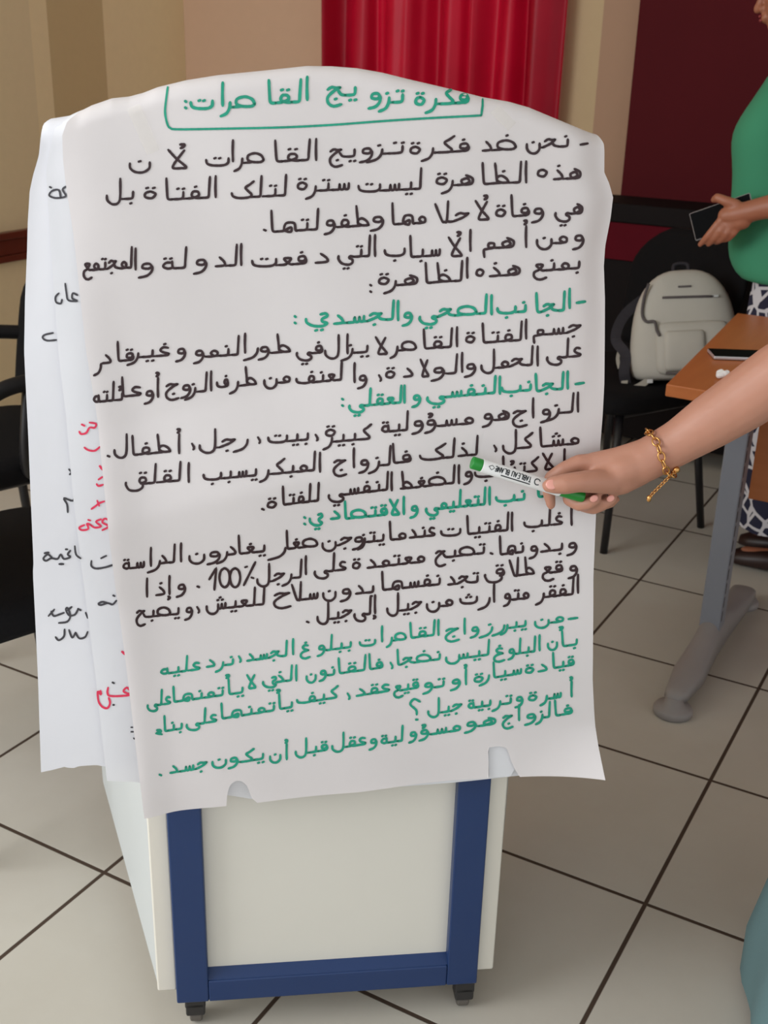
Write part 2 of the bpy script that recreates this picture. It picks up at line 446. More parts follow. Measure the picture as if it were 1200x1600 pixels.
def caster(c):
    c = Vector(c)
    h = MB(); h.box(c+UZ*0.050, 0.015, 0.020, 0.014, BU, BN); h.box(c+BN*0.006+UZ*0.034, 0.014, 0.014, 0.012, BU, BN)
    ho = h.build('caster', M['rubber'], bd, bevel=0.003)
    MB().tube([c-BU*0.009+UZ*0.017, c+BU*0.009+UZ*0.017], 0.017, 20).build('wheel', M['wheel'], ho, bevel=0.003)
    MB().sphere(c-BU*0.017+UZ*0.040, 0.003, 8).build('axle_bolt', M['steel'], ho, smooth=True)
for c in (bp(0.012, 0, -0.012), bp(0.412, 0, -0.006), bp(0.06, 0, -0.30), bp(0.36, 0, -0.30)): caster((c.x, c.y, 0))
MB().prism([bp(-0.03, 0.075, -0.026), bp(0.445, 0.075, -0.026), bp(0.50, 0.075, -0.36), bp(-0.09, 0.075, -0.36)], UZ*0.016).build('base_shelf', M['cream'], bd)

# ================================================================== PAPER SHEETS
class Sheet:
    def __init__(s, name, off, mat_, label, left, right, top, bottom, wfun, roll=0.018, nx=170, nz=130, flap=0.07, cat='paper sheet'):
        s.off = off; s.roll = roll
        s.wf = wfun
        s.L = [uz(x, y, off) for x, y in left]; s.R = [uz(x, y, off) if not isinstance(x, str) else y for x, y in right]
        s.T = sorted(uz(x, y, off) if not isinstance(x, str) else y for x, y in top)
        s.B = sorted([uz(x, y, off) if not isinstance(x, str) else y for x, y in bottom])
        s.Lz = sorted((z, u) for u, z in s.L); s.Rz = sorted((z, u) for u, z in s.R)
        s.root = thing(name, bp((s.B[0][0]+s.B[-1][0])/2, s.B[0][1], off), label, cat)
        vs = []; fs = []
        fl = 7
        for j in range(nz+1+fl):
            t = min(j, nz)/nz; t = 1-(1-t)**1.25
            for i in range(nx+1):
                q = i/nx
                # outline point by column, bounded by the left and right edge at that height
                ub = s.B[0][0]+(s.B[-1][0]-s.B[0][0])*q; ut = s.T[0][0]+(s.T[-1][0]-s.T[0][0])*q
                zb = interp(s.B, ub); zt = interp(s.T, ut)
                z = zb+(zt-zb)*t
                u = interp(s.Lz, z)*(1-q)+interp(s.Rz, z)*q
                w = s.w(u, z)
                if j > nz:
                    k = j-nz
                    w -= flap*k/fl; z -= 0.004*k*k/fl
                vs.append(bp(u, z, off+w))
        n = nx+1
        for j in range(nz+fl):
            for i in range(nx): fs.append((j*n+i, j*n+i+1, (j+1)*n+i+1, (j+1)*n+i))
        s.paper = MB().add(vs, fs).build('paper', mat_, s.root, smooth=True, fix=False)
    def w(s, u, z):
        w = s.wf(s, u, z)
        zt = interp(s.T, u); dz = z-(zt-s.roll)
        if dz > 0:
            dz = min(dz, s.roll*0.999)
            w -= s.roll-math.sqrt(s.roll**2-dz*dz)
        return w
    def put(s, px, py, lift=0.0007):
        w = 0.0
        for _ in range(4):
            u, z = uz(px, py, s.off+w); w = s.w(u, z)
        return bp(u, z, s.off+w+lift), u, z
    def inside(s, u, z):
        return z < interp(s.T, u)-0.0005
    def ink(s, name, strokes, width, mat_, label=None, wob=0.25):
        """strokes: polylines in photo pixels, drawn as a flat ribbon of marker on the paper"""
        mb = MB()
        for st in strokes:
            wd = st[0]; pts = st[1]
            dense = []
            for a, b in zip(pts, pts[1:]):
                n = max(1, int(math.hypot(b[0]-a[0], b[1]-a[1])/3.0))
                for k in range(n): dense.append((a[0]+(b[0]-a[0])*k/n, a[1]+(b[1]-a[1])*k/n))
            dense.append(pts[-1])
            run = []
            def flush():
                if len(run) >= 2:
                    vs = []; fs = []
                    for i, (x, y) in enumerate(run):
                        a = run[max(i-1, 0)]; b = run[min(i+1, len(run)-1)]
                        dx, dy = b[0]-a[0], b[1]-a[1]; l = math.hypot(dx, dy) or 1
                        hw = width*wd*0.5*(1+wob*0.25*math.sin(i*0.7+x))
                        if i in (0, len(run)-1): hw *= 0.8
                        ox, oy = -dy/l*hw, dx/l*hw
                        vs += [s.put(x+ox, y+oy)[0], s.put(x-ox, y-oy)[0]]
                    for i in range(len(run)-1): fs.append((2*i, 2*i+1, 2*i+3, 2*i+2))
                    mb.add(vs, fs)
                    for x, y in (run[0], run[-1]):
                        c = [s.put(x+math.cos(t)*width*wd*0.42, y+math.sin(t)*width*wd*0.42, 0.0008)[0] for t in [k*math.pi/4 for k in range(8)]]
                        mb.add(c, [tuple(range(8))])
                run.clear()
            for x, y in dense:
                _, u, z = s.put(x, y)
                if s.inside(u, z): run.append((x, y))
                else: flush()
            flush()
        if not mb.v: return None
        o = mb.build(name, mat_, s.root, fix=False)
        if label: o['label'] = label
        return o

def wav(u, z, a=1.0):
    return a*(0.0022*math.sin(9*u+4*z+0.6)+0.0016*math.sin(17*z-6*u)+0.0010*math.sin(31*u+13*z))
def tent(d, h, wdt):
    return max(0.0, h*(1-math.sqrt(d*d+0.00004)/wdt))
def w_back(s, u, z):
    l = interp(s.Lz, z)
    return wav(u+0.3, z)*0.8 - 0.012*math.exp(-((u-l)/0.03)**2)*max(0, (z-1.0)/0.3)
def w_front(s, u, z):
    w = wav(u, z, 1.2)
    if z > 1.10: w += 0.0025*math.sin(26*u+34*z)*min(1, (z-1.10)/0.1)*max(0, 1-(u+0.05)/0.25 if u > -0.05 else 1)
    r = interp(s.Rz, z); l = interp(s.Lz, z)
    # the long soft fold across the middle
    a = s.fold
    d = (z-a[1])*math.cos(a[2])-(u-a[0])*math.sin(a[2])
    w += tent(d, 0.013, 0.11)*max(0, min(1, (0.5-u)/0.3))
    w += 0.012*math.exp(-((u-l)/0.03)**2)*min(1, max(0, (1.2-z)/0.3))
    w -= 0.016*math.exp(-((u-r)/0.022)**2)*max(0, min(1, (z-0.95)/0.2))
    if u > 0.45 and z < 0.52: w += 0.9*(u-0.45)**2*(0.52-z)/0.1*3
    return w
def fold_uz(off):
    a = uz(180, 812, off); b = uz(720, 690, off)
    return (a[0], a[1], math.atan2(b[1]-a[1], b[0]-a[0]))
Sheet.fold = fold_uz(0.046)

O3, O2, O1 = 0.030, 0.036, 0.045
s3 = Sheet('flipchart_sheet', O3, M['paper3'], 'rearmost paper sheet at the left, torn along its bottom edge', 
    left=[(63, 195), (61, 222), (59, 244), (50, 275), (45, 299), (42, 350), (41, 395), (38, 470), (37, 549), (44, 682), (51, 896), (52, 880), (59, 1064), (64, 1207)],
    right=[('', (0.42, 1.26)), ('', (0.42, 0.45))],
    top=[(63, 195), (72, 188), (90, 185), (118, 180), (150, 172), ('', (0.2, 1.25)), ('', (0.42, 1.22))],
    bottom=[(64, 1207), (80, 1204), (100, 1199), (106, 1200.5), (115, 1201), (122, 1198), (135, 1197), (150, 1196), (161, 1198), ('', (0.1, 0.47)), ('', (0.42, 0.47))], wfun=w_back, nx=140, nz=100)
s2 = Sheet('flipchart_sheet', O2, M['paper2'], 'middle paper sheet with red handwriting showing at its left strip',
    left=[(84, 195), (70, 270), (73, 310), (77, 367), (84, 460), (91, 549), (103, 647), (114, 777), (131, 920), (126, 880), (150, 1064), (167, 1221)],
    right=[('', (0.48, 1.26)), ('', (0.48, 0.44))],
    top=[(84, 194), (95, 187), (118, 176), (150, 164), ('', (0.2, 1.275)), ('', (0.48, 1.22))],
    bottom=[(167, 1221), (185, 1222), (205, 1222), ('', (0.1, 0.42)), ('', (0.48, 0.44))], wfun=w_back, nx=140, nz=100)
hole = [(355, 1257.5), (356, 1240), (359, 1229), (364, 1222), (372, 1218), (380, 1219), (387, 1226), (391, 1236), (394, 1246), (402, 1254)]
s1 = Sheet('flipchart_sheet', O1, M['paper'], 'front paper sheet covered in black and green handwriting', 
    left=[(118, 178), (104, 190), (97, 212), (99, 250), (103, 285), (115, 367), (135, 549), (152, 647), (171, 796), (183, 910), (199, 1037), (218, 1195), (227, 1268)],
    right=[(945, 211), (952, 226), (952, 272), (960, 290), (966, 312), (962, 345), (953, 390), (950, 420), (950, 470), (945, 600), (938, 690), (931, 800), (926, 900), (925, 1000), (925, 1060), (928, 1110), (932, 1160), (937, 1201)],
    top=[(118, 177), (140, 166), (172, 155), (200, 152), (222, 146), (245, 137), (290, 126), (340, 118), (420, 110), (480, 103.5), (520, 104), (560, 107), (600, 114), (640, 124), (700, 138), (760, 153), (800, 160), (832, 169), (880, 189), (920, 205), (945, 214)],
    bottom=[(227, 1268), (290, 1263)]+hole+[(480, 1247), (560, 1240), (640, 1229), (700, 1223), (765, 1218), (768, 1185), (772, 1168), (788, 1165), (800, 1168), (803, 1190), (806, 1203), (812, 1214), (870, 1208), (937, 1201)],
    wfun=w_front, nx=300, nz=150)
# torn tab hanging behind the second hole, and the hole's own far side
tb = MB(); q = [s1.put(x, y, -0.004)[0] for x, y in ((757, 1160), (806, 1160), (806, 1204), (798, 1216), (760, 1218))]
tb.prism(q, -BN*0.0008); tb.build('torn_tab', M['paper2'], s1.root)
# clear tape over the top corners
def tape(sh, pts, w):
    mb = MB(); vs = []; fs = []
    for i in range(13):
        t = i/12; x = pts[0][0]+(pts[1][0]-pts[0][0])*t; y = pts[0][1]+(pts[1][1]-pts[0][1])*t
        dx, dy = pts[1][0]-pts[0][0], pts[1][1]-pts[0][1]; l = math.hypot(dx, dy)
        for k in (-1, 0, 1): vs.append(sh.put(x-dy/l*w*k, y+dx/l*w*k, 0.0012+0.0006*((i*7+k*3) % 3))[0])
    for i in range(12):
        for k in (0, 1): fs.append((i*3+k, i*3+k+1, i*3+k+4, i*3+k+3))
    mb.add(vs, fs); mb.build('tape_strip', M['tape'], sh.root, smooth=True, fix=False)
tape(s1, ((208, 166), (240, 238)), 11); tape(s1, ((772, 170), (800, 198)), 9)
# ================================================================== HANDWRITING
# letter strokes; x runs to the LEFT, y up, alif height 1.5, letters join on y = 0
def sh(st, dx): return [[(x+dx, y) for x, y in q] for q in st]
BOWL = [(0, .3), (.02, -.12), (.25, -.38), (.55, -.33), (.74, -.05), (.76, .3)]
HEAD = [(.62, .42), (.42, .56), (.2, .5), (.0, .52)]
LOOPS = [(.0, .14), (.16, .46), (.55, .64), (.98, .52), (1.02, .2), (.7, .03), (.2, .0), (.0, .14)]
def skel(kind, j, n):
    """kind of skeleton, joined to the letter before (j), joined to the one after (n) -> strokes, width, (dot x, top, bottom)"""
    c = 0.18 if j else 0.0
    pre = [[(0, 0), (c, 0)]] if j else []
    if kind == 'alif':
        return ([[(0, 0), (.16, 0), (.24, .12), (.27, .6), (.3, 1.5)]], .34, (.3, 1.6, -.3)) if j else ([[(.06, 1.5), (.08, .75), (.06, 0)]], .16, (.06, 1.6, -.3))
    if kind == 'beh':
        if n: return (pre+[[(c, .48), (c+.02, .1), (c+.14, 0), (c+.5, 0)]], c+.5, (c+.12, .72, -.32))
        return (pre+sh([[(0, .45), (.03, .12), (.3, -.03), (.85, 0), (1.15, .14), (1.22, .42)]], c), c+1.25, (c+.6, .5, -.35))
    if kind == 'noon':
        return (pre+sh([BOWL], c), c+.8, (c+.38, .42, -.7))
    if kind == 'jeem':
        if n: return ([[(0, 0), (.3, .1), (.42, .3)]] if j else [])+sh([HEAD, [(.0, .52), (.28, .24), (.75, 0)]], .25 if j else 0), (.25 if j else 0)+.75, ((.25 if j else 0)+.38, .85, -.3)
        d = .25 if j else 0
        return ([[(0, 0), (.2, .06), (.34, .3)]] if j else [])+sh([HEAD, [(.0, .52), (.32, .3), (.62, -.08), (.58, -.48), (.32, -.68), (-.05, -.58)]], d), d+.72, (d+.22, .85, -.2)
    if kind == 'dal':
        return (pre+sh([[(.26, .66), (.42, .3), (.38, .04), (.0, .0)] if 0 else [(.3, .62), (.08, .3), (.06, .04), (.5, 0)]], c), c+.56, (c+.22, .95, -.3))
    if kind == 'reh':
        return (pre+sh([[(0, .32), (.04, -.05), (.2, -.38), (.52, -.55)]], c), c+.42, (c+.1, .62, -.3))
    if kind == 'seen':
        te = [[(0, .42), (.03, .05), (.2, .03), (.24, .38)], [(.24, .38), (.28, .04), (.45, .03), (.49, .38)]]
        if n: return (pre+sh(te+[[(.49, .38), (.53, .03), (.65, 0), (.9, 0)]], c), c+.9, (c+.35, .72, -.3))
        return (pre+sh(te+[[(x+.49, y) for x, y in BOWL]], c), c+1.3, (c+.35, .72, -.3))
    if kind == 'sad':
        if n: return (pre+sh([LOOPS, [(.7, .03), (1.2, 0)]], c), c+1.2, (c+.5, 1.0, -.3))
        return (pre+sh([LOOPS, [(.7, .03), (1.0, .05)], [(x+1.0, y) for x, y in BOWL]], c), c+1.8, (c+.5, 1.0, -.3))
    if kind == 'tah':
        st = [[(.02, .03), (.12, .3), (.36, .52), (.56, .42), (.56, .2), (.34, .03), (.02, .03)], [(.66, 1.42), (.56, .05)]]
        if n: st.append([(.34, .03), (.95, 0)])
        else: st.append([(.34, .03), (.75, .04)])
        return (pre+sh(st, c), c+(.95 if n else .8), (c+.25, .85, -.3))
    if kind == 'ain':
        if not j:
            h = [(.1, .58), (.32, .64), (.46, .46), (.36, .28), (.06, .12)]
            if n: return ([h, [(.06, .12), (.14, .02), (.35, 0), (.68, 0)]], .65, (.25, .9, -.3))
            return ([h, [(.06, .12), (.42, .02), (.6, -.22), (.54, -.52), (.28, -.66), (-.04, -.56)]], .68, (.25, .9, -.3))
        h = [(0, 0), (.2, .03), (.5, .4), (.3, .46), (.14, .38), (.36, .05)]
        if n: return ([h, [(.36, .05), (.5, 0), (.72, 0)]], .72, (.32, .72, -.3))
        return ([h, [(.36, .05), (.6, -.08), (.64, -.34), (.5, -.58), (.24, -.66), (-.06, -.54)]], .7, (.32, .72, -.3))
    if kind in ('feh', 'qaf'):
        if j: lp = [[(0, 0), (.22, .0), (.46, .16), (.4, .46), (.18, .44), (.14, .18), (.4, .02)]]; e = .4
        else: lp = [[(.06, .3), (.16, .52), (.4, .48), (.42, .24), (.2, .18), (.06, .3), (.08, .08), (.28, 0)]]; e = .28
        if n: return (lp+[[(e, .01), (.68, 0)]], .68, (.28, .82, -.3))
        if kind == 'feh': return (lp+[[(e, .01), (.8, -.02), (1.25, .1), (1.34, .38)]], 1.38, (.28, .82, -.3))
        return (lp+[[(e-.1, .02), (e-.08, -.3), (e+.2, -.5), (e+.6, -.4), (e+.78, 0), (e+.78, .2)]], e+.8, (.28, .85, -.3))
    if kind == 'kaf':
        if n: return (([[(0, 0), (.22, 0)]] if j else [])+[[(.02, 1.1), (.24, .88), (.46, .68), (.32, .42), (.14, .16), (.24, .0), (.8, 0)]], .8, (.3, 1.3, -.3))
        return (([[(0, 0), (.24, 0)]] if j else [])+[[(.02, 1.1), (.24, .88), (.46, .68), (.32, .42), (.14, .16), (.3, -.02), (.8, -.04), (1.12, .1), (1.2, .34)]], 1.22, (.3, 1.3, -.3))
    if kind == 'lam':
        if n: return (pre+sh([[(.06, 1.45), (.1, .5), (.12, .1), (.2, 0), (.45, 0)]], c), c+.45, (c+.1, 1.6, -.3))
        return (pre+sh([[(.04, 1.45), (.05, .1), (.2, -.3), (.5, -.33), (.76, -.05), (.8, .3)]], c), c+.82, (c+.3, 1.6, -.6))
    if kind == 'lamalif':
        if j: return ([[(0, 0), (.2, 0), (.32, .1)], [(.24, 1.45), (.3, .1), (.42, 0), (.54, .12), (.86, 1.3)]], .9, (.86, 1.45, -.3))
        return ([[(.82, 1.35), (.5, .7), (.1, .06), (.3, 0), (.62, .04), (.56, .4), (.18, 1.25)]], .86, (.2, 1.4, -.3))
    if kind == 'meem':
        if n: return ([[(0, 0), (.12, .0)]] if j else [])+sh([[(.28, .0), (.06, .05), (.04, .3), (.24, .42), (.4, .24), (.26, .0), (.66, 0)]], .08 if j else 0), (.74 if j else .66), (.2, .7, -.3)
        return ([[(0, 0), (.16, .05), (.18, .32), (.42, .34), (.42, .05), (.16, .03), (.5, -.04), (.66, -.12), (.64, -.6)]], .72, (.3, .7, -.3))
    if kind == 'heh':
        if not j and n: return ([[(.4, .66), (.1, .42), (.14, .06), (.5, .02), (.62, .3), (.36, .44), (.24, .2), (.5, .02), (.85, 0)]], .85, (.3, .9, -.3))
        if n: return ([[(0, 0), (.12, .02), (.2, .52), (.62, .54), (.72, .08), (.38, -.08), (.36, .24), (.76, .02), (1.1, 0)]], 1.1, (.3, .8, -.3))
        if j: return ([[(0, 0), (.2, .05), (.24, .5)], [(.22, .4), (.5, .42), (.64, .18), (.44, .0), (.22, .05)]], .68, (.42, .72, -.3))
        return ([[(.25, .5), (.06, .3), (.2, .02), (.46, .12), (.44, .4), (.25, .5)]], .52, (.25, .75, -.3))
    if kind == 'waw':
        d = .12 if j else 0
        return ([[(0, 0), (.14, .05)]] if j else [])+sh([[(.06, .26), (.16, .48), (.38, .46), (.42, .22), (.2, .14), (.05, .26), (.08, -.08), (.26, -.36), (.56, -.46)]], d), d+.5, (d+.24, .72, -.3)
    if kind == 'yeh':
        if j: return ([[(0, 0), (.22, .06), (.3, -.06), (.1, -.2), (.1, -.42), (.36, -.54), (.78, -.42), (1.0, -.12), (1.0, .12)]], 1.02, (.5, .5, -.78))
        return ([[(.44, .42), (.2, .46), (.14, .24), (.36, .06), (.34, -.16), (.14, -.3), (.36, -.5), (.78, -.42), (1.06, -.14), (1.1, .16)]], 1.12, (.5, .5, -.78))
    if kind == 'hamza': return ([[(.3, .5), (.12, .45), (.1, .28), (.3, .26)], [(.34, .2), (.04, .02)]], .36, (.2, .7, -.3))
LET = {'ا': ('alif', 0), 'أ': ('alif', 'h'), 'إ': ('alif', 'H'), 'ب': ('beh', -1), 'ت': ('beh', 2), 'ث': ('beh', 3), 'ج': ('jeem', -1), 'ح': ('jeem', 0), 'خ': ('jeem', 1),
       'د': ('dal', 0), 'ذ': ('dal', 1), 'ر': ('reh', 0), 'ز': ('reh', 1), 'س': ('seen', 0), 'ش': ('seen', 3), 'ص': ('sad', 0), 'ض': ('sad', 1), 'ط': ('tah', 0), 'ظ': ('tah', 1),
       'ع': ('ain', 0), 'غ': ('ain', 1), 'ف': ('feh', 1), 'ق': ('qaf', 2), 'ك': ('kaf', 0), 'ل': ('lam', 0), 'م': ('meem', 0), 'ه': ('heh', 0), 'ة': ('heh', 2), 'و': ('waw', 0), 'ؤ': ('waw', 'h'),
       'ى': ('yeh', 0), 'ء': ('hamza', 0), 'ئ': ('beh', 'h')}
NOJOIN = 'اأإدذرزوؤةىء'
def dots(code, d):
    x, t, b = d; o = []
    if code == 1: o = [(x, t)]
    elif code == 2: o = [(x-.13, t), (x+.13, t+.02)]
    elif code == 3: o = [(x-.15, t), (x+.15, t), (x, t+.2)]
    elif code == -1: o = [(x, b)]
    elif code == -2: o = [(x-.13, b), (x+.13, b)]
    st = [[(a-.03, c), (a+.04, c-.03)] for a, c in o]
    if code == 'h': st = [[(x+.14, t+.28), (x-.02, t+.26), (x, t+.12), (x+.12, t+.02)]]
    if code == 'H': st = [[(x+.1, b+.12), (x-.02, b), (x+.12, b-.12)]]
    return st
def shape(word):
    """-> main strokes, dot strokes, in units"""
    w = []; i = 0
    while i < len(word):
        ch = word[i]
        if ch == 'ل' and i+1 < len(word) and word[i+1] in 'اأإ': w.append(('lamalif', {'ا': 0, 'أ': 'h', 'إ': 'H'}[word[i+1]], False)); i += 2; continue
        if ch == 'ن': w.append(('N', 1, True))
        elif ch == 'ي': w.append(('Y', -2, True))
        else: w.append(LET[ch]+(ch not in NOJOIN,))
        i += 1
    X = 0; main = []; dd = []; j = False
    for k, (kind, code, joins) in enumerate(w):
        n = joins and k+1 < len(w)
        if kind == 'N': kind = 'beh' if n else 'noon'
        if kind == 'Y': kind = 'beh' if n else 'yeh'
        st, wd, dp = skel(kind, j, n)
        main += sh(st, X); dd += sh(dots(code, dp), X)
        X += wd+(0 if n else .12)
        j = n
    return main, dd
def seg(word, xr, xl, y, unit, slope):
    if word == '.': return [(1.15, [(xr-1.5, y-2), (xr+1, y-1)])]
    if word == ':': return [(1.1, [(xr-.5, y-2), (xr+.8, y-1)]), (1.1, [(xr-.5, y-12), (xr+.8, y-11)])]
    if word == '-': return [(1.05, [(xr, y-1), (xl, y+1)])]
    if word == '،': return [(1.0, [(xr-2, y-9), (xr+1, y-4), (xr+1, y-1), (xr, y)])]
    if word == '؟': return [(1, catmull([(xr, y-24), (xl+8, y-28), (xl+2, y-20), (xr-6, y-11), (xr-5, y-4)])), (1.2, [(xr-6, y+4), (xr-4, y+4)])]
    if word == '%': return [(1, [(xr-1, y-38), (xl+2, y-2)]), (1, [(xl+4, y-30), (xl+7, y-31)]), (1, [(xr-7, y-14), (xr-4, y-13)])]
    if word == '100':
        o = [(1, [(xl+1, y-14), (xl+12, y-32), (xl+9, y+2)])]
        for q in (.52, .86):
            cx = xl+(xr-xl)*q; o.append((1, catmull([(cx+8*math.sin(a*.785), y-16-slope*6-15*math.cos(a*.785)) for a in range(9)])))
        return o
    main, dd = shape(word)
    xs = [p[0] for q in main for p in q]; a, b = min(xs), max(xs)
    sx = unit if xl is None else (xr-xl)/max(.05, b-a)
    xm = xr-(b-a)*sx/2
    out = []
    for lst, wd in ((main, 1.0), (dd, 1.12)):
        for q in lst:
            pts = []
            for x, yy in catmull(q, 5):
                X = xr-(x-a)*sx; pts.append((X, y+slope*(xm-X)-yy*unit))
            out.append((wd, pts))
    return out
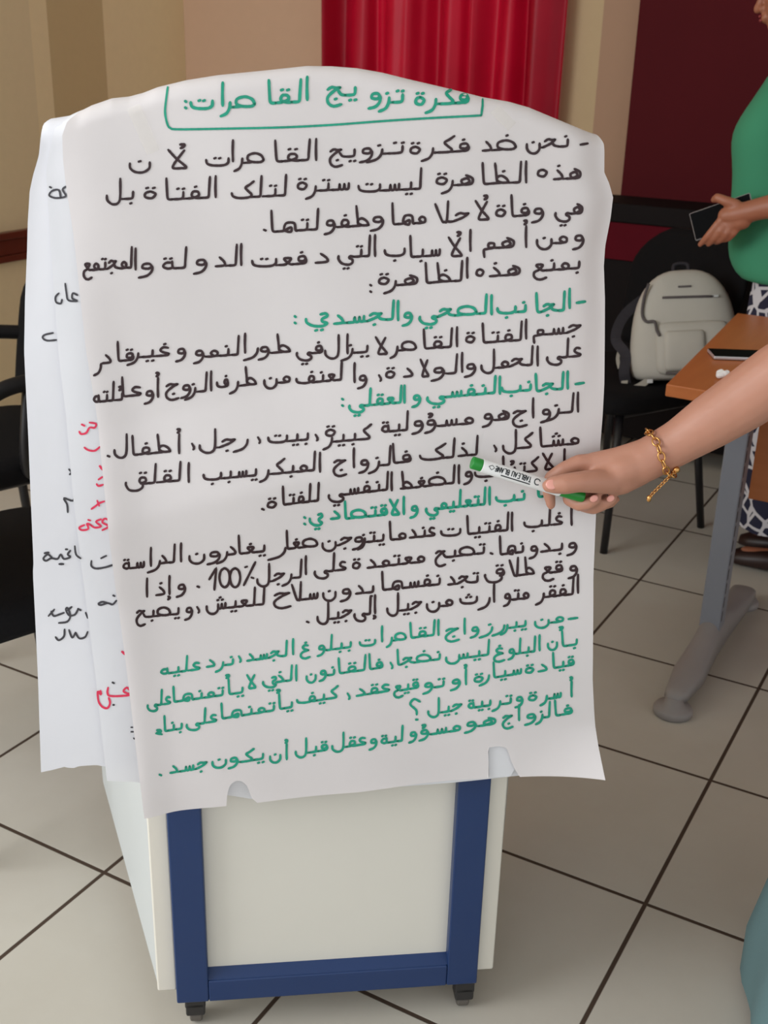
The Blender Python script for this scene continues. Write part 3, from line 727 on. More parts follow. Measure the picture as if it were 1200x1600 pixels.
LINES = [
 ('green', 24, .05, 5.0, 'heading line in green, boxed', 'فكرة 731 650 162|تز 629 592 160|و 594 576 158|يج 555 512 149|ا 480 - 156|لقا 470 420 160|صر 398 345 167|ا 348 - 165|ت 332 298 169|: 290 - 170'),
 ('black', 22, .055, 4.2, None, '- 918 907 225|نحن 887 823 230|ضد 806 754 234|فكرة 732 642 238|تز 629 573 240|و 581 562 243|يج 554 516 245|ا 494 - 250|لقا 484 430 251|صر 412 366 254|ا 364 - 252|ت 357 322 258|لأ 291 263 263|ن 234 203 261'),
 ('black', 22, .05, 4.2, None, 'هذ 906 865 279|ه 854 841 276|ا 822 - 285|لظا 814 754 286|هر 738 690 289|ة 698 683 288|ليست 658 560 297|ستر 545 478 297|ة 479 466 296|لتلك 447 362 307|ا 337 - 308|لفتا 328 260 310|ة 243 227 310|بل 208 167 311'),
 ('black', 22, .055, 4.2, None, 'هي 909 868 334|و 848 831 337|فا 826 799 337|ة 789 776 338|لأ 763 743 343|حلا 732 680 346|مها 664 613 349|و 598 579 350|طفو 576 507 354|لتها 497 424 360|. 414 - 361'),
 ('black', 22, .06, 4.2, None, 'و 911 895 379|من 885 839 380|أ 822 - 386|هم 802 756 387|ا 735 - 392|لأ 721 701 400|سبا 687 641 400|ب 632 601 399|ا 586 - 400|لتي 578 529 401|د 511 493 410|فعت 478 394 414|ا 377 - 414|لد 370 337 415|و 322 303 417|لة 291 255 419|و 238 217 423|ا 212 - 421|لمجتمع 206 131 420'),
 ('black', 21, .07, 4.2, None, 'بمنع 905 834 421|هذ 811 765 430|ه 755 745 431|ا 730 - 434|لظا 722 665 440|هر 651 600 445|ة 607 593 444|: 579 - 457'),
 ('green', 20, .08, 4.6, None, '- 914 901 472|ا 890 - 481|لجا 882 838 486|نب 821 777 488|ا 768 - 491|لصحي 760 656 493|و 643 629 499|ا 622 - 500|لجسد 615 522 502|ي 511 478 500|: 461 - 506'),
 ('black', 20, .07, 4.1, None, 'جسم 907 834 521|ا 822 - 529|لفتا 815 754 533|ة 741 729 535|ا 714 - 541|لقا 706 662 543|صر 650 610 547|لا 604 587 553|يز 574 533 551|ا 543 - 552|ل 529 508 553|في 503 464 552|طو 453 404 551|ر 403 381 551|ا 383 - 551|لنمو 373 303 556|و 289 275 555|غير 264 199 557|قا 208 184 563|د 172 160 567|ر 158 147 575'),
 ('black', 20, .09, 4.1, None, 'على 907 855 558|ا 840 - 571|لحمل 832 752 573|و 742 726 579|ا 722 - 581|لو 714 674 584|لا 669 657 588|د 643 631 588|ة 616 604 590|، 594 - 595|و 572 559 597|ا 554 - 597|لعنف 534 463 596|من 452 413 598|طر 400 359 602|ف 356 339 604|ا 330 - 610|لز 323 289 612|و 297 283 612|ج 279 260 611|أ 247 - 620|و 239 226 621|عا 220 191 618|ئلته 191 147 626'),
 ('green', 18, .09, 4.4, None, '- 912 899 599|ا 887 - 607|لجا 880 837 609|نب 829 784 611|ا 781 - 615|لنفسي 774 668 618|و 656 644 627|ا 632 - 629|لعقلي 627 546 632|: 535 - 635'),
 ('black', 20, .087, 4.1, None, 'ا 903 - 643|لز 896 852 645|و 859 845 650|ا 833 - 652|ج 823 802 653|هو 794 754 656|مسؤ 738 664 664|و 660 644 668|لية 637 597 673|كبير 580 505 688|ة 523 510 681|، 495 - 688|بيت 481 419 689|، 405 - 692|ر 387 365 694|جل 367 312 699|، 302 - 702|أ 280 - 708|طفا 266 207 708|ل 198 179 708|. 170 - 714'),
 ('black', 20, .09, 4.1, None, 'مشا 903 844 695|كل 832 786 700|، 774 - 705|لذ 746 716 711|لك 710 656 716|فا 641 614 722|لز 610 576 727|و 575 561 729|ا 553 - 730|ج 541 522 730|ا 500 - 737|لمبكر 492 406 738|يسبب 400 318 746|ا 295 - 753|لقلق 282 197 754'),
 ('black', 19, .12, 4.1, None, 'ا 882 - 730|لا 864 848 733|كتئا 841 786 738|ب 776 742 744|و 737 725 747|ا 717 - 755|لضغط 710 626 759|ا 612 - 766|لنفسي 606 514 770|للفتا 498 442 785|ة 431 419 793|. 411 - 797'),
 ('green', 18, .1, 4.4, None, '- 914 901 762|ا 891 - 770|لجا 884 840 774|نب 819 775 782|ا 765 - 788|لتعليمي 758 666 792|و 652 641 800|ا 631 - 803|لا 623 609 804|قتصا 604 539 807|د 529 517 810|ي 503 484 812|: 476 - 820'),
 ('black', 19, .1, 4.0, None, 'أ 893 - 820|غلب 878 819 821|ا 800 - 829|لفتيا 794 730 831|ت 719 689 836|عند 679 640 838|ما 633 609 842|يتز 599 559 846|و 567 551 849|جن 549 504 852|صغا 496 448 855|ر 446 419 863|يغا 413 373 863|د 367 355 866|ر 355 339 869|و 343 324 872|ن 319 296 873|ا 283 - 877|لد 273 249 879|ر 250 231 883|ا 236 - 884|سة 225 193 887'),
 ('black', 19, .115, 4.0, None, 'و 900 886 858|بد 878 845 860|و 839 827 863|نها 817 781 864|. 768 - 866|تصبح 756 681 868|معتمد 662 574 882|ة 562 552 888|على 540 492 892|ا 478 - 897|لر 471 441 903|جل 444 402 908|% 400 379 916|100 374 326 919|. 310 - 918|و 289 276 923|إ 265 - 928|ذ 256 244 929|ا 230 - 932'),
 ('black', 19, .1, 4.0, None, 'و 901 888 894|قع 878 848 894|طلا 834 796 898|ق 787 758 900|تجد 746 700 911|نفسها 687 597 917|بد 583 556 926|و 547 532 930|ن 524 505 931|سلا 496 456 936|ح 454 429 937|للعيش 413 323 948|، 310 - 957|و 300 289 959|يصبح 279 214 962'),
 ('black', 19, .11, 4.0, None, 'ا 903 - 926|لفقر 896 837 931|متو 825 787 936|ا 772 - 940|ر 765 747 941|ث 745 719 942|من 706 667 947|جيل 658 605 953|إ 586 - 958|لى 579 554 960|جيل 549 496 966|. 481 - 973'),
 ('green', 16, .135, 3.8, None, '- 902 888 966|من 879 836 973|يبر 821 782 980|ر 788 769 983|ز 769 749 986|و 747 735 988|ا 726 - 990|ج 717 697 991|ا 685 - 992|لقا 679 641 994|صر 634 604 1000|ا 597 - 1002|ت 586 562 1008|ببلو 548 496 1014|غ 484 470 1018|ا 458 - 1022|لجسد 448 386 1028|، 375 - 1034|نر 364 337 1039|د 334 323 1041|عليه 312 252 1049'),
 ('green', 16, .14, 3.8, None, 'بأ 901 878 1008|ن 870 856 1009|ا 843 - 1016|لبلو 836 794 1020|غ 788 772 1023|ليس 764 697 1027|نضجا 687 621 1034|، 612 - 1044|فا 597 577 1044|لقا 571 529 1049|نو 522 499 1055|ن 493 479 1060|ا 463 - 1063|لذ 456 431 1064|ي 431 411 1066|لا 399 386 1075|يأ 379 357 1083|تمنها 348 271 1091|على 266 231 1101'),
 ('green', 16, .16, 3.8, None, 'قيا 896 864 1041|د 853 841 1048|ة 833 822 1051|سيا 814 771 1055|ر 764 749 1061|ة 754 742 1065|أ 728 - 1069|و 718 704 1070|تو 693 661 1074|قيع 653 616 1077|عقد 608 557 1083|، 545 - 1092|كيف 528 464 1094|يأ 456 436 1106|تمنها 428 346 1116|على 338 292 1130|بنا 284 257 1140|ء 253 244 1148'),
 ('green', 16, .14, 3.8, None, 'أ 893 - 1088|سر 876 844 1091|ة 838 827 1094|و 816 805 1097|تر 798 769 1100|بية 766 732 1104|جيل 721 669 1112|؟ 656 639 1120'),
 ('green', 16, .15, 3.8, None, 'فا 893 867 1116|لز 859 837 1121|و 836 820 1124|ا 811 - 1125|ج 801 786 1127|هو 773 726 1134|مسؤ 718 655 1145|و 650 639 1152|لية 629 596 1159|و 588 577 1163|عقل 571 519 1166|قبل 511 462 1175|أ 448 - 1186|ن 438 422 1185|يكو 411 357 1189|ن 353 332 1193|جسد 323 266 1203|. 251 - 1212'),
]
for ink_, unit, slope, wid, lab, data in LINES:
    st = []
    for it in data.split('|'):
        wd, xr, xl, y = it.split(' ')
        st += seg(wd, float(xr), None if xl == '-' else float(xl), float(y), unit, slope)
    s1.ink('written_line', st, wid, M[ink_+'_ink'], lab or ('line in %s marker' % ink_))
s1.ink('heading_box', [(1, catmull([(262, 136), (259, 160), (258, 176), (261, 192), (266, 200), (280, 202), (350, 201), (440, 199), (520, 195), (600, 189), (680, 184), (740, 181), (752, 180)])), (1, [(752, 180), (754, 165), (754, 148)])], 3.6, M['green_ink'], 'line in green marker around the heading')
# what shows of the writing on the two sheets behind
A2 = lambda *p: catmull(list(p), 4)
s2.ink('written_line', [(1, A2((104, 291), (98, 296), (103, 306), (95, 309))), (1, A2((95, 309), (92, 297), (82, 298), (77, 305), (85, 309), (95, 309))), (1.2, [(78, 292), (80, 293)])], 3.2, M['grey_ink'], 'dark grey marker writing')
s2.ink('written_line', [(1, A2((121, 461), (114, 458), (113, 466), (121, 470), (107, 469), (104, 458), (102, 443))), (1, A2((92, 458), (87, 464), (88, 472), (95, 474), (97, 468))), ], 3.2, M['grey_ink'], 'dark grey marker writing')
s3.ink('written_line', [(1, A2((83, 520), (70, 523), (67, 528), (74, 532), (88, 531)))], 3.2, M['grey_ink'], 'dark grey marker writing')
s3.ink('written_line', [(1, A2((108, 733), (112, 738), (109, 741)))], 3.2, M['grey_ink'], 'dark grey marker writing')
s3.ink('written_line', [(1, A2((117, 770), (114, 782), (100, 778), (105, 788), (106, 800)))], 3.2, M['grey_ink'], 'dark grey marker writing')
s3.ink('written_line', [(1, A2((110, 860), (106, 866), (110, 870), (100, 873), (95, 866), (90, 873), (80, 872), (72, 876), (68, 872), (75, 866), (82, 872))), (1.2, [(103, 858), (105, 858)]), (1.2, [(70, 864), (76, 863)]), (1.2, [(93, 881), (99, 881)])], 3.2, M['grey_ink'], 'dark grey marker writing')
s3.ink('written_line', [(1, A2((122, 952), (117, 960), (108, 961), (103, 952), (106, 950), (110, 962), (105, 971), (92, 973))), (1, A2((100, 957), (92, 960), (84, 962), (80, 955))), (1, A2((85, 952), (76, 962))), (1.2, [(122, 951), (126, 953)]), (1, [(134, 957), (137, 965)]), (1.1, [(106, 953), (112, 948)])], 3.2, M['grey_ink'], 'dark grey marker writing')
s3.ink('written_line', [(1, A2((137, 987), (133, 995), (124, 997), (118, 988))), (1, A2((118, 988), (113, 996), (108, 984))), (1, A2((101, 983), (100, 994), (92, 1000), (87, 995)))], 3.2, M['grey_ink'], 'dark grey marker writing')
s2.ink('written_line', [(1, A2((140, 660), (150, 662), (148, 668), (140, 668), (135, 676), (127, 678), (124, 674))), (1.2, [(128, 663), (132, 665)])], 3.2, M['red_ink'], 'red marker writing')
s2.ink('written_line', [(1, A2((156, 698), (148, 704), (138, 703), (132, 699)))], 3.2, M['red_ink'], 'red marker writing')
s2.ink('written_line', [(1.3, [(156, 728), (161, 734)]), (1, A2((161, 757), (154, 759), (151, 756))), (1, A2((160, 745), (154, 749)))], 3.2, M['red_ink'], 'red marker writing')
s2.ink('written_line', [(1, A2((167, 783), (170, 792))), (1, A2((163, 783), (155, 786), (150, 790), (143, 795))), (1, A2((152, 782), (155, 790)))], 3.2, M['red_ink'], 'red marker writing')
s2.ink('written_line', [(1, A2((172, 814), (164, 810), (160, 816), (170, 822), (160, 828))), (1, A2((158, 811), (150, 815), (158, 822), (148, 824), (142, 820))), (1, A2((142, 820), (136, 818), (138, 826), (128, 828), (124, 824), (132, 820))), (1.1, [(138, 812), (141, 813)])], 3.2, M['red_ink'], 'red marker writing')
s2.ink('written_line', [(1, A2((143, 876), (143, 884), (150, 888), (165, 886), (180, 881))), (1, [(158, 872), (166, 868)]), (1, A2((117, 853), (119, 866), (126, 872)))], 3.2, M['grey_ink'], 'dark grey marker writing')
s2.ink('written_line', [(1, A2((182, 938), (176, 944), (168, 942), (158, 945), (154, 943), (160, 940), (168, 942))), (1.2, [(177, 930), (179, 931)])], 3.2, M['grey_ink'], 'dark grey marker writing')
s2.ink('written_line', [(.9, [(205, 1136), (207, 1136)]), (.9, [(205, 1143), (208, 1143)]), (.9, [(209, 1153), (210, 1154)])], 3.2, M['grey_ink'], 'dark grey marker writing')
s2.ink('written_line', [(1.2, [(176, 1066), (178, 1067)])], 3.2, M['grey_ink'], 'dark grey marker dot')
s2.ink('written_line', [(1.2, [(177, 1101), (178, 1101)])], 3.2, M['grey_ink'], 'dark grey marker writing')
s2.ink('written_line', [(1, A2((203, 1078), (198, 1074), (193, 1080), (203, 1085), (190, 1087), (172, 1087), (168, 1082), (169, 1074))), (1, A2((157, 1079), (158, 1085), (153, 1080), (154, 1095), (160, 1104), (168, 1106), (172, 1098), (170, 1090)))], 3.4, M['red_ink'], 'red marker writing')
s2.ink('written_line', [(1.3, [(191, 1018), (196, 1022)])], 3.4, M['red_ink'], 'red marker writing')
# ================================================================== TABLE
tb_ = thing('table', (0.25, -0.65, 0), 'orange wood topped desk on grey metal legs at the right', 'table')
ZT = 0.73
c0 = at_z(1041, 600, ZT); c1 = at_z(1152, 489, ZT)
XT0, XT1, YT0, YT1 = -0.262, 1.25, -1.06, -0.262
top = MB()
top.prism([(c0.x, c0.y, ZT-0.026), (XT1, c0.y-0.03, ZT-0.026), (XT1, c1.y, ZT-0.026), (c1.x, c1.y, ZT-0.026)], (0, 0, 0.026))
top.build('tabletop', M['table'], tb_, bevel=0.0025)
def leg(x, full=True):
    p = MB(); p.bx(x-0.024, x+0.024, -0.80, -0.745, 0.05, ZT-0.026)
    po = p.build('leg', M['grey_metal'], tb_, bevel=0.004)
    s_ = MB()
    for i in range(16):
        z = 0.12+i*0.036
        s_.bx(x+0.0225, x+0.0246, -0.794, -0.786, z, z+0.026)
    s_.build('slots', M['slot'], po)
    ft = MB(); secs = []
    for y, hw, zt in ((-1.062, 0.014, 0.046), (-1.04, 0.026, 0.058), (-0.95, 0.036, 0.072), (-0.84, 0.030, 0.10), (-0.80, 0.028, 0.115), (-0.70, 0.028, 0.115), (-0.62, 0.030, 0.085), (-0.50, 0.034, 0.068), (-0.42, 0.032, 0.056), (-0.395, 0.020, 0.045)):
        zb = 0.032; r = []
        for k in range(20):
            t = 2*math.pi*k/20
            r.append(Vector((x+hw*math.cos(t), y, zb+(zt-zb)*max(0, math.sin(t))**0.4 if math.sin(t) > 0 else zb)))
        secs.append(r)
    ft.loft(secs); fo = ft.build('foot', M['grey_foot'], tb_, smooth=True)
    for y in (-1.052, -0.425):
        g = MB(); rr = []
        for z, r in ((0.0, 0.039), (0.004, 0.043), (0.014, 0.043), (0.020, 0.038), (0.024, 0.024), (0.040, 0.018)):
            rr.append([Vector((x+r*math.cos(t*math.pi/14), y+r*math.sin(t*math.pi/14), z)) for t in range(28)])
        g.loft(rr).build('glide', M['grey_foot'], fo, smooth=True)
    b = MB(); b.bx(x-0.02, x+0.02, c0.y+0.07, YT1-0.07, ZT-0.05, ZT-0.026); b.build('top_bracket', M['grey_metal'], tb_, bevel=0.003)
leg(-0.14); leg(1.12)
mp = MB().bx(-0.115, 1.095, -0.70, -0.682, 0.40, ZT-0.03); mp.build('modesty_panel', M['table_edge'], tb_, bevel=0.002)

# phone and tissue on the table
def slab_phone(name, cen, ax, ay, az, L_, W_, T_, label):
    cen = Vector(cen); r = thing(name, cen-Vector(az)*T_/2, label, 'phone')
    MB().box(cen, L_/2, W_/2, T_/2, ax, ay, az).build('body', M['phone_edge'], r, bevel=0.003, seg=3)
    MB().box(cen+Vector(az)*(T_/2+0.0003), L_/2-0.002, W_/2-0.002, 0.0006, ax, ay, az).build('screen', M['phone'], r)
    MB().box(cen-Vector(az)*(T_/2+0.0003), L_/2-0.002, W_/2-0.002, 0.0006, ax, ay, az).build('back_cover', M['phone'], r)
    return r
pc = at_z(1163, 555, ZT+0.005)
pa = Vector((0.80, 0.60, 0)); pa = (at_z(1180, 549, ZT)-at_z(1122, 547, ZT)); pa.z = 0; pa.normalize()
slab_phone('phone', pc, pa, Vector((-pa.y, pa.x, 0)), (0, 0, 1), 0.15, 0.07, 0.008, 'black phone lying on the orange table')
tq = at_z(1127, 592, ZT)
ti = thing('tissue', tq, 'small crumpled white tissue on the orange table near its front edge', 'tissue')
t_ = MB()
for i in range(9):
    a = i*2.4; r = 0.004+0.0012*i
    t_.sphere((tq.x+r*0.7*math.cos(a), tq.y+r*0.7*math.sin(a), ZT+0.0105+0.003*math.sin(i*1.7)), (0.007, 0.005+0.002*math.sin(i), 0.007), 8)
t_.merged('crumple', M['white'], ti, 0.0016, 1)

# ================================================================== CHAIRS
def chair(cen, face, label, armrest=False, group=None):
    f_ = Vector((face[0], face[1], 0)).normalized(); l_ = Vector((-f_.y, f_.x, 0)); c = Vector((cen[0], cen[1], 0))
    r = thing('chair', c, label, 'chair', group)
    P = lambda a, b, z: c+l_*a+f_*b+UZ*z
    def pad(mb, cn, hx, hy, hz, ux, uy, uz_):
        secs = []
        for k in range(7):
            t = -1+2*k/6; q = math.sqrt(max(0, 1-t**6))*0.5+0.5
            q = (1-abs(t)**5*0.16)
            secs.append((Vector(cn)+Vector(uz_)*hz*t, Vector(ux)*hx*q, Vector(uy)*hy*q))
        return mb.ell_loft(secs, 40, 0.35)
    m = MB(); pad(m, P(0, 0, 0.435), 0.225, 0.225, 0.035, l_, f_, UZ); m.build('seat', M['fabric_black'], r, smooth=True)
    # curved upholstered back, rounded at the top
    m = MB(); rings = []
    for k in range(15):
        z = 0.50+0.36*k/14; t = k/14
        hw = 0.235*(1-0.10*(1-t)**2)*(1 if t < 0.6 else math.sqrt(max(0.02, 1-((t-0.6)/0.4)**2*0.75)))
        lean = -0.215-0.085*t; rg = []
        for i in range(28):
            a = 2*math.pi*i/28
            sx = math.copysign(abs(math.cos(a))**0.5, math.cos(a)); sy = math.copysign(abs(math.sin(a))**0.8, math.sin(a))
            rg.append(P(hw*sx, lean+0.022*sy+0.035*(hw*sx/0.235)**2, z))
        rings.append(rg)
    m.loft(rings).build('backrest', M['fabric_black'], r, smooth=True)
    for sa in (-1, 1):
        for sb_ in (-1, 1):
            m = MB().tube([P(sa*0.175, sb_*0.15, 0.41), P(sa*0.20, sb_*0.175, 0.2), P(sa*0.22, sb_*0.20, 0.0)], [0.0125, 0.012, 0.011], 12)
            m.build('leg', M['black_metal'], r, smooth=True)
        m = MB().tube(catmull([P(sa*0.12, -0.15, 0.41), P(sa*0.12, -0.22, 0.44), P(sa*0.12, -0.245, 0.52), P(sa*0.12, -0.262, 0.62)], 4), 0.011, 10)
        m.build('back_support', M['black_metal'], r, smooth=True)
        if armrest:
            m = MB().tube(catmull([P(sa*0.22, -0.24, 0.64), P(sa*0.25, -0.1, 0.655), P(sa*0.25, 0.03, 0.65), P(sa*0.245, 0.08, 0.635)], 5), 0.018, 12)
            ao = m.build('armrest', M['black_soft'], r, smooth=True)
            MB().tube(catmull([P(sa*0.21, 0.0, 0.42), P(sa*0.25, 0.02, 0.5), P(sa*0.25, 0.0, 0.64)], 4), 0.012, 10).build('arm_support', M['black_metal'], ao, smooth=True)
    m = MB()
    for sa in (-1, 1): m.tube([P(sa*0.175, -0.15, 0.40), P(sa*0.175, 0.15, 0.40)], 0.011, 10)
    for sb_ in (-1, 1): m.tube([P(-0.175, sb_*0.15, 0.40), P(0.175, sb_*0.15, 0.40)], 0.011, 10)
    m.build('seat_frame', M['black_metal'], r, smooth=True)
    return r
CA = (-0.668, -0.02)
chair(CA, (-0.47, -0.88), 'black upholstered chair carrying the grey backpack beside the table')

# two more black chairs at the left edge
ca = at_z(-22, 690, 0.45); chair((ca.x, ca.y), (-0.30, -0.95), 'black armchair by the left wall, its back and armrest below the dado rail', True)
cb = at_z(-18, 885, 0.45); chair((cb.x, cb.y), (0.30, 0.95), 'black chair at the left edge, nearer than the armchair and beside the hanging papers')

# ================================================================== BACKPACK
BC = Vector((-0.462, -0.055, 0.480)); bf = Vector((0.36, -0.93, 0)).normalized(); bl = Vector((-bf.y, bf.x, 0))
bg = thing('backpack', BC, 'light grey backpack propped on the black chair beside the table', 'backpack')
tiltz = (UZ*0.955-bf*0.28-bl*0.10).normalized(); tf = (bf-tiltz*bf.dot(tiltz)).normalized(); tl = tiltz.cross(tf)
BP = lambda a, b, z: BC+tl*(-a)+tf*b+tiltz*z      # a: to the image left, b: towards the front, z: up along the bag
prof = [(0.0, 0.128, 0.060), (0.012, 0.144, 0.074), (0.05, 0.152, 0.080), (0.12, 0.150, 0.078), (0.19, 0.140, 0.070), (0.24, 0.124, 0.060), (0.275, 0.102, 0.050), (0.30, 0.074, 0.040), (0.314, 0.035, 0.022)]
m = MB(); m.ell_loft([(BP(0, 0, z), tl*hx, tf*hy) for z, hx, hy in prof], 40, 0.55)
m.build('body', M['bag'], bg, smooth=True, sub=1)
pk = [(0.012, 0.088, 0.02), (0.025, 0.100, 0.034), (0.07, 0.104, 0.040), (0.13, 0.102, 0.038), (0.155, 0.096, 0.030), (0.165, 0.085, 0.018)]
m = MB(); m.ell_loft([(BP(-0.018, 0.062, z), tl*hx, tf*hy) for z, hx, hy in pk], 36, 0.45)
fp = m.build('front_pocket', M['bag'], bg, smooth=True, sub=1)
pk = [(0.025, 0.05, 0.012), (0.035, 0.056, 0.020), (0.09, 0.056, 0.022), (0.13, 0.054, 0.018), (0.137, 0.048, 0.01)]
m = MB(); m.ell_loft([(BP(0.005, 0.094, z), tl*hx, tf*hy) for z, hx, hy in pk], 32, 0.45); m.build('patch_pocket', M['bag'], fp, smooth=True)
m = MB(); m.tube([BP(0.058, 0.108, 0.02), BP(0.0, 0.118, 0.017), BP(-0.055, 0.112, 0.02)], 0.0035, 8); m.build('pocket_seam', M['bag_dark'], fp, smooth=True)
def onbody(a, z, extra=0.001):
    hx = interp([(q[0], q[1]) for q in prof], z); hy = interp([(q[0], q[2]) for q in prof], z)
    t = min(0.98, abs(a)/hx); b = hy*(1-t**(1/0.275))**(0.275) if t < 1 else 0
    return BP(a, b+extra, z)
zp = MB(); zp.tube([onbody(a, 0.232+0.02*(a), 0.002) for a in (0.062, 0.04, 0.015, -0.01, -0.035, -0.06, -0.078)], 0.0035, 8); zo = zp.build('zip', M['bag_dark'], bg, smooth=True)
MB().box(onbody(-0.083, 0.231, 0.004), 0.009, 0.002, 0.0035, tl, tf, tiltz).build('zip_pull', M['steel'], zo, bevel=0.001)
MB().box(onbody(0.0, 0.262, 0.002), 0.018, 0.0015, 0.0025, tl, tf, tiltz).build('front_tab', M['bag_dark'], bg)
m = MB(); m.tube(catmull([BP(0.098, 0.05, 0.275), BP(0.112, 0.055, 0.235), BP(0.118, 0.062, 0.19), BP(0.108, 0.07, 0.168), BP(0.086, 0.08, 0.166), BP(0.080, 0.092, 0.14), BP(0.073, 0.098, 0.125)], 5), 0.0042, 8); m.build('main_zip', M['bag_dark'], bg, smooth=True)
m = MB(); m.tube(catmull([BP(-0.02, -0.045, 0.305), BP(-0.018, -0.055, 0.335), BP(0.018, -0.055, 0.335), BP(0.02, -0.045, 0.305)], 5), 0.006, 8); m.build('carry_loop', M['strap'], bg, smooth=True)
def ribbon(name, pts, w, mt):
    pts = [Vector(p) for p in catmull(pts, 6)]; vs = []; fs = []
    mb = MB(); rings = []
    for i, p in enumerate(pts):
        t = (pts[min(i+1, len(pts)-1)]-pts[max(i-1, 0)]).normalized()
        s_ = t.cross(tf).normalized(); n_ = s_.cross(t)
        rings.append([p+s_*w+n_*0.0015, p-s_*w+n_*0.0015, p-s_*w-n_*0.0015, p+s_*w-n_*0.0015])
    return mb.loft(rings).build(name, mt, bg, smooth=False)
ribbon('shoulder_strap', [BP(0.08, -0.06, 0.26), BP(0.16, -0.05, 0.20), BP(0.19, -0.02, 0.13), BP(0.165, 0.02, 0.08), BP(0.17, 0.04, 0.03), BP(0.165, 0.03, -0.005)], 0.015, M['strap'])
ribbon('strap_end', [BP(0.165, 0.03, 0.02), BP(0.168, 0.04, -0.012), BP(0.14, 0.05, -0.018), BP(0.10, 0.05, 0.005)], 0.009, M['strap_pale'])
ribbon('strap_loop', [BP(0.178, 0.0, 0.10), BP(0.186, 0.01, 0.07), BP(0.182, 0.02, 0.04)], 0.005, M['strap_pale'])
MB().box(BP(0.098, 0.055, 0.0), 0.008, 0.002, 0.006, tl, tf, tiltz).build('buckle', M['steel'], bg, bevel=0.001)

# ================================================================== PEOPLE
def make_head(mb, c, face, up, s=1.0):
    """adds a head to a body: skull, jaw, nose, ears, brow; returns useful points"""
    f_ = Vector(face).normalized(); u_ = Vector(up); u_ = (u_-f_*u_.dot(f_)).normalized(); r_ = f_.cross(u_)
    P = lambda a, b, z: Vector(c)+r_*(a*s)+f_*(b*s)+u_*(z*s)
    ax = (r_, f_, u_)
    mb.sphere(P(0, -0.012, 0.03), (0.074*s, 0.092*s, 0.088*s), 24, ax)
    mb.sphere(P(0, 0.018, -0.03), (0.060*s, 0.066*s, 0.075*s), 20, ax)
    mb.sphere(P(0, 0.050, -0.082), (0.030*s, 0.028*s, 0.024*s), 16, ax)
    mb.caps([P(-0.052, 0.005, -0.05), P(-0.022, 0.052, -0.084)], [0.020*s, 0.018*s]); mb.caps([P(0.052, 0.005, -0.05), P(0.022, 0.052, -0.084)], [0.020*s, 0.018*s])
    mb.caps([P(0, 0.083, 0.008), P(0, 0.096, -0.022), P(0, 0.101, -0.036)], [0.008*s, 0.010*s, 0.0125*s])
    for a in (-1, 1):
        mb.sphere(P(a*0.013, 0.090, -0.038), 0.009*s, 10)
        mb.caps([P(a*0.012, 0.083, 0.020), P(a*0.045, 0.068, 0.022)], [0.010*s, 0.011*s])
        mb.sphere(P(a*0.040, 0.054, -0.022), (0.022*s, 0.018*s, 0.022*s), 14, ax)
        mb.sphere(P(a*0.077, -0.012, -0.008), (0.009*s, 0.018*s, 0.030*s), 12, ax)
    mb.sphere(P(0, 0.080, -0.060), (0.026*s, 0.014*s, 0.016*s), 14, ax)
    return P, ax
def face_parts(P, ax, s, parent):
    m = MB(); m.sphere(P(0, 0.0925, -0.056), (0.022*s, 0.007*s, 0.0052*s), 14, ax); m.sphere(P(0, 0.0915, -0.0655), (0.019*s, 0.007*s, 0.0058*s), 14, ax)
    m.build('lips', M['lips'], parent, smooth=True)
    for a in (-1, 1):
        m = MB(); m.sphere(P(a*0.030, 0.0735, 0.002), (0.013*s, 0.007*s, 0.0068*s), 14, ax); e = m.build('eye', M['eye'], parent, smooth=True)
        m = MB(); m.sphere(P(a*0.030, 0.0795, 0.002), (0.0055*s, 0.002*s, 0.0055*s), 12, ax); m.build('iris', M['iris'], e, smooth=True)
        m = MB(); m.caps([P(a*0.014, 0.092, 0.022), P(a*0.030, 0.090, 0.027), P(a*0.048, 0.078, 0.022)], [0.0025*s, 0.003*s, 0.002*s], 8); m.build('eyebrow', M['hair'], parent, smooth=True)
def make_hair(P, ax, s, parent, length):
    m = MB(); m.sphere(P(0, -0.026, 0.045), (0.086*s, 0.098*s, 0.088*s), 26, ax)
    m.sphere(P(0, -0.060, -0.02), (0.082*s, 0.062*s, 0.09*s), 22, ax)
    m.caps([P(0, -0.075, -0.04), P(0, -0.10, -length*0.5), P(0, -0.10, -length)], [0.062*s, 0.06*s, 0.035*s], 18)
    for a in (-1, 1): m.caps([P(a*0.055, 0.03, 0.085), P(a*0.078, 0.0, 0.04), P(a*0.080, -0.045, -0.06)], [0.02*s, 0.016*s, 0.02*s], 12)
    m.merged('hair', M['hair'], parent, 0.005, 3)

# ------------------------------------------------------------------ person with the marker
MW = 0.064
Q = lambda x, y, w: pl(x, y, w+0.014)
wrist = Q(1022, 712, 0.070); elbow = Q(1345, 512, 0.150)
shoulder = Vector((elbow.x+0.19, elbow.y+0.13, 1.245))
p2c = Vector((shoulder.x+0.155, shoulder.y+0.05, 0))
p2 = thing('person', p2c, 'person in a teal dress reaching in from the right with a green marker', 'person')
b2 = MB()
F2 = Vector((-0.35, -0.94, 0)).normalized(); S2 = Vector((-F2.y, F2.x, 0))   # facing, towards their left
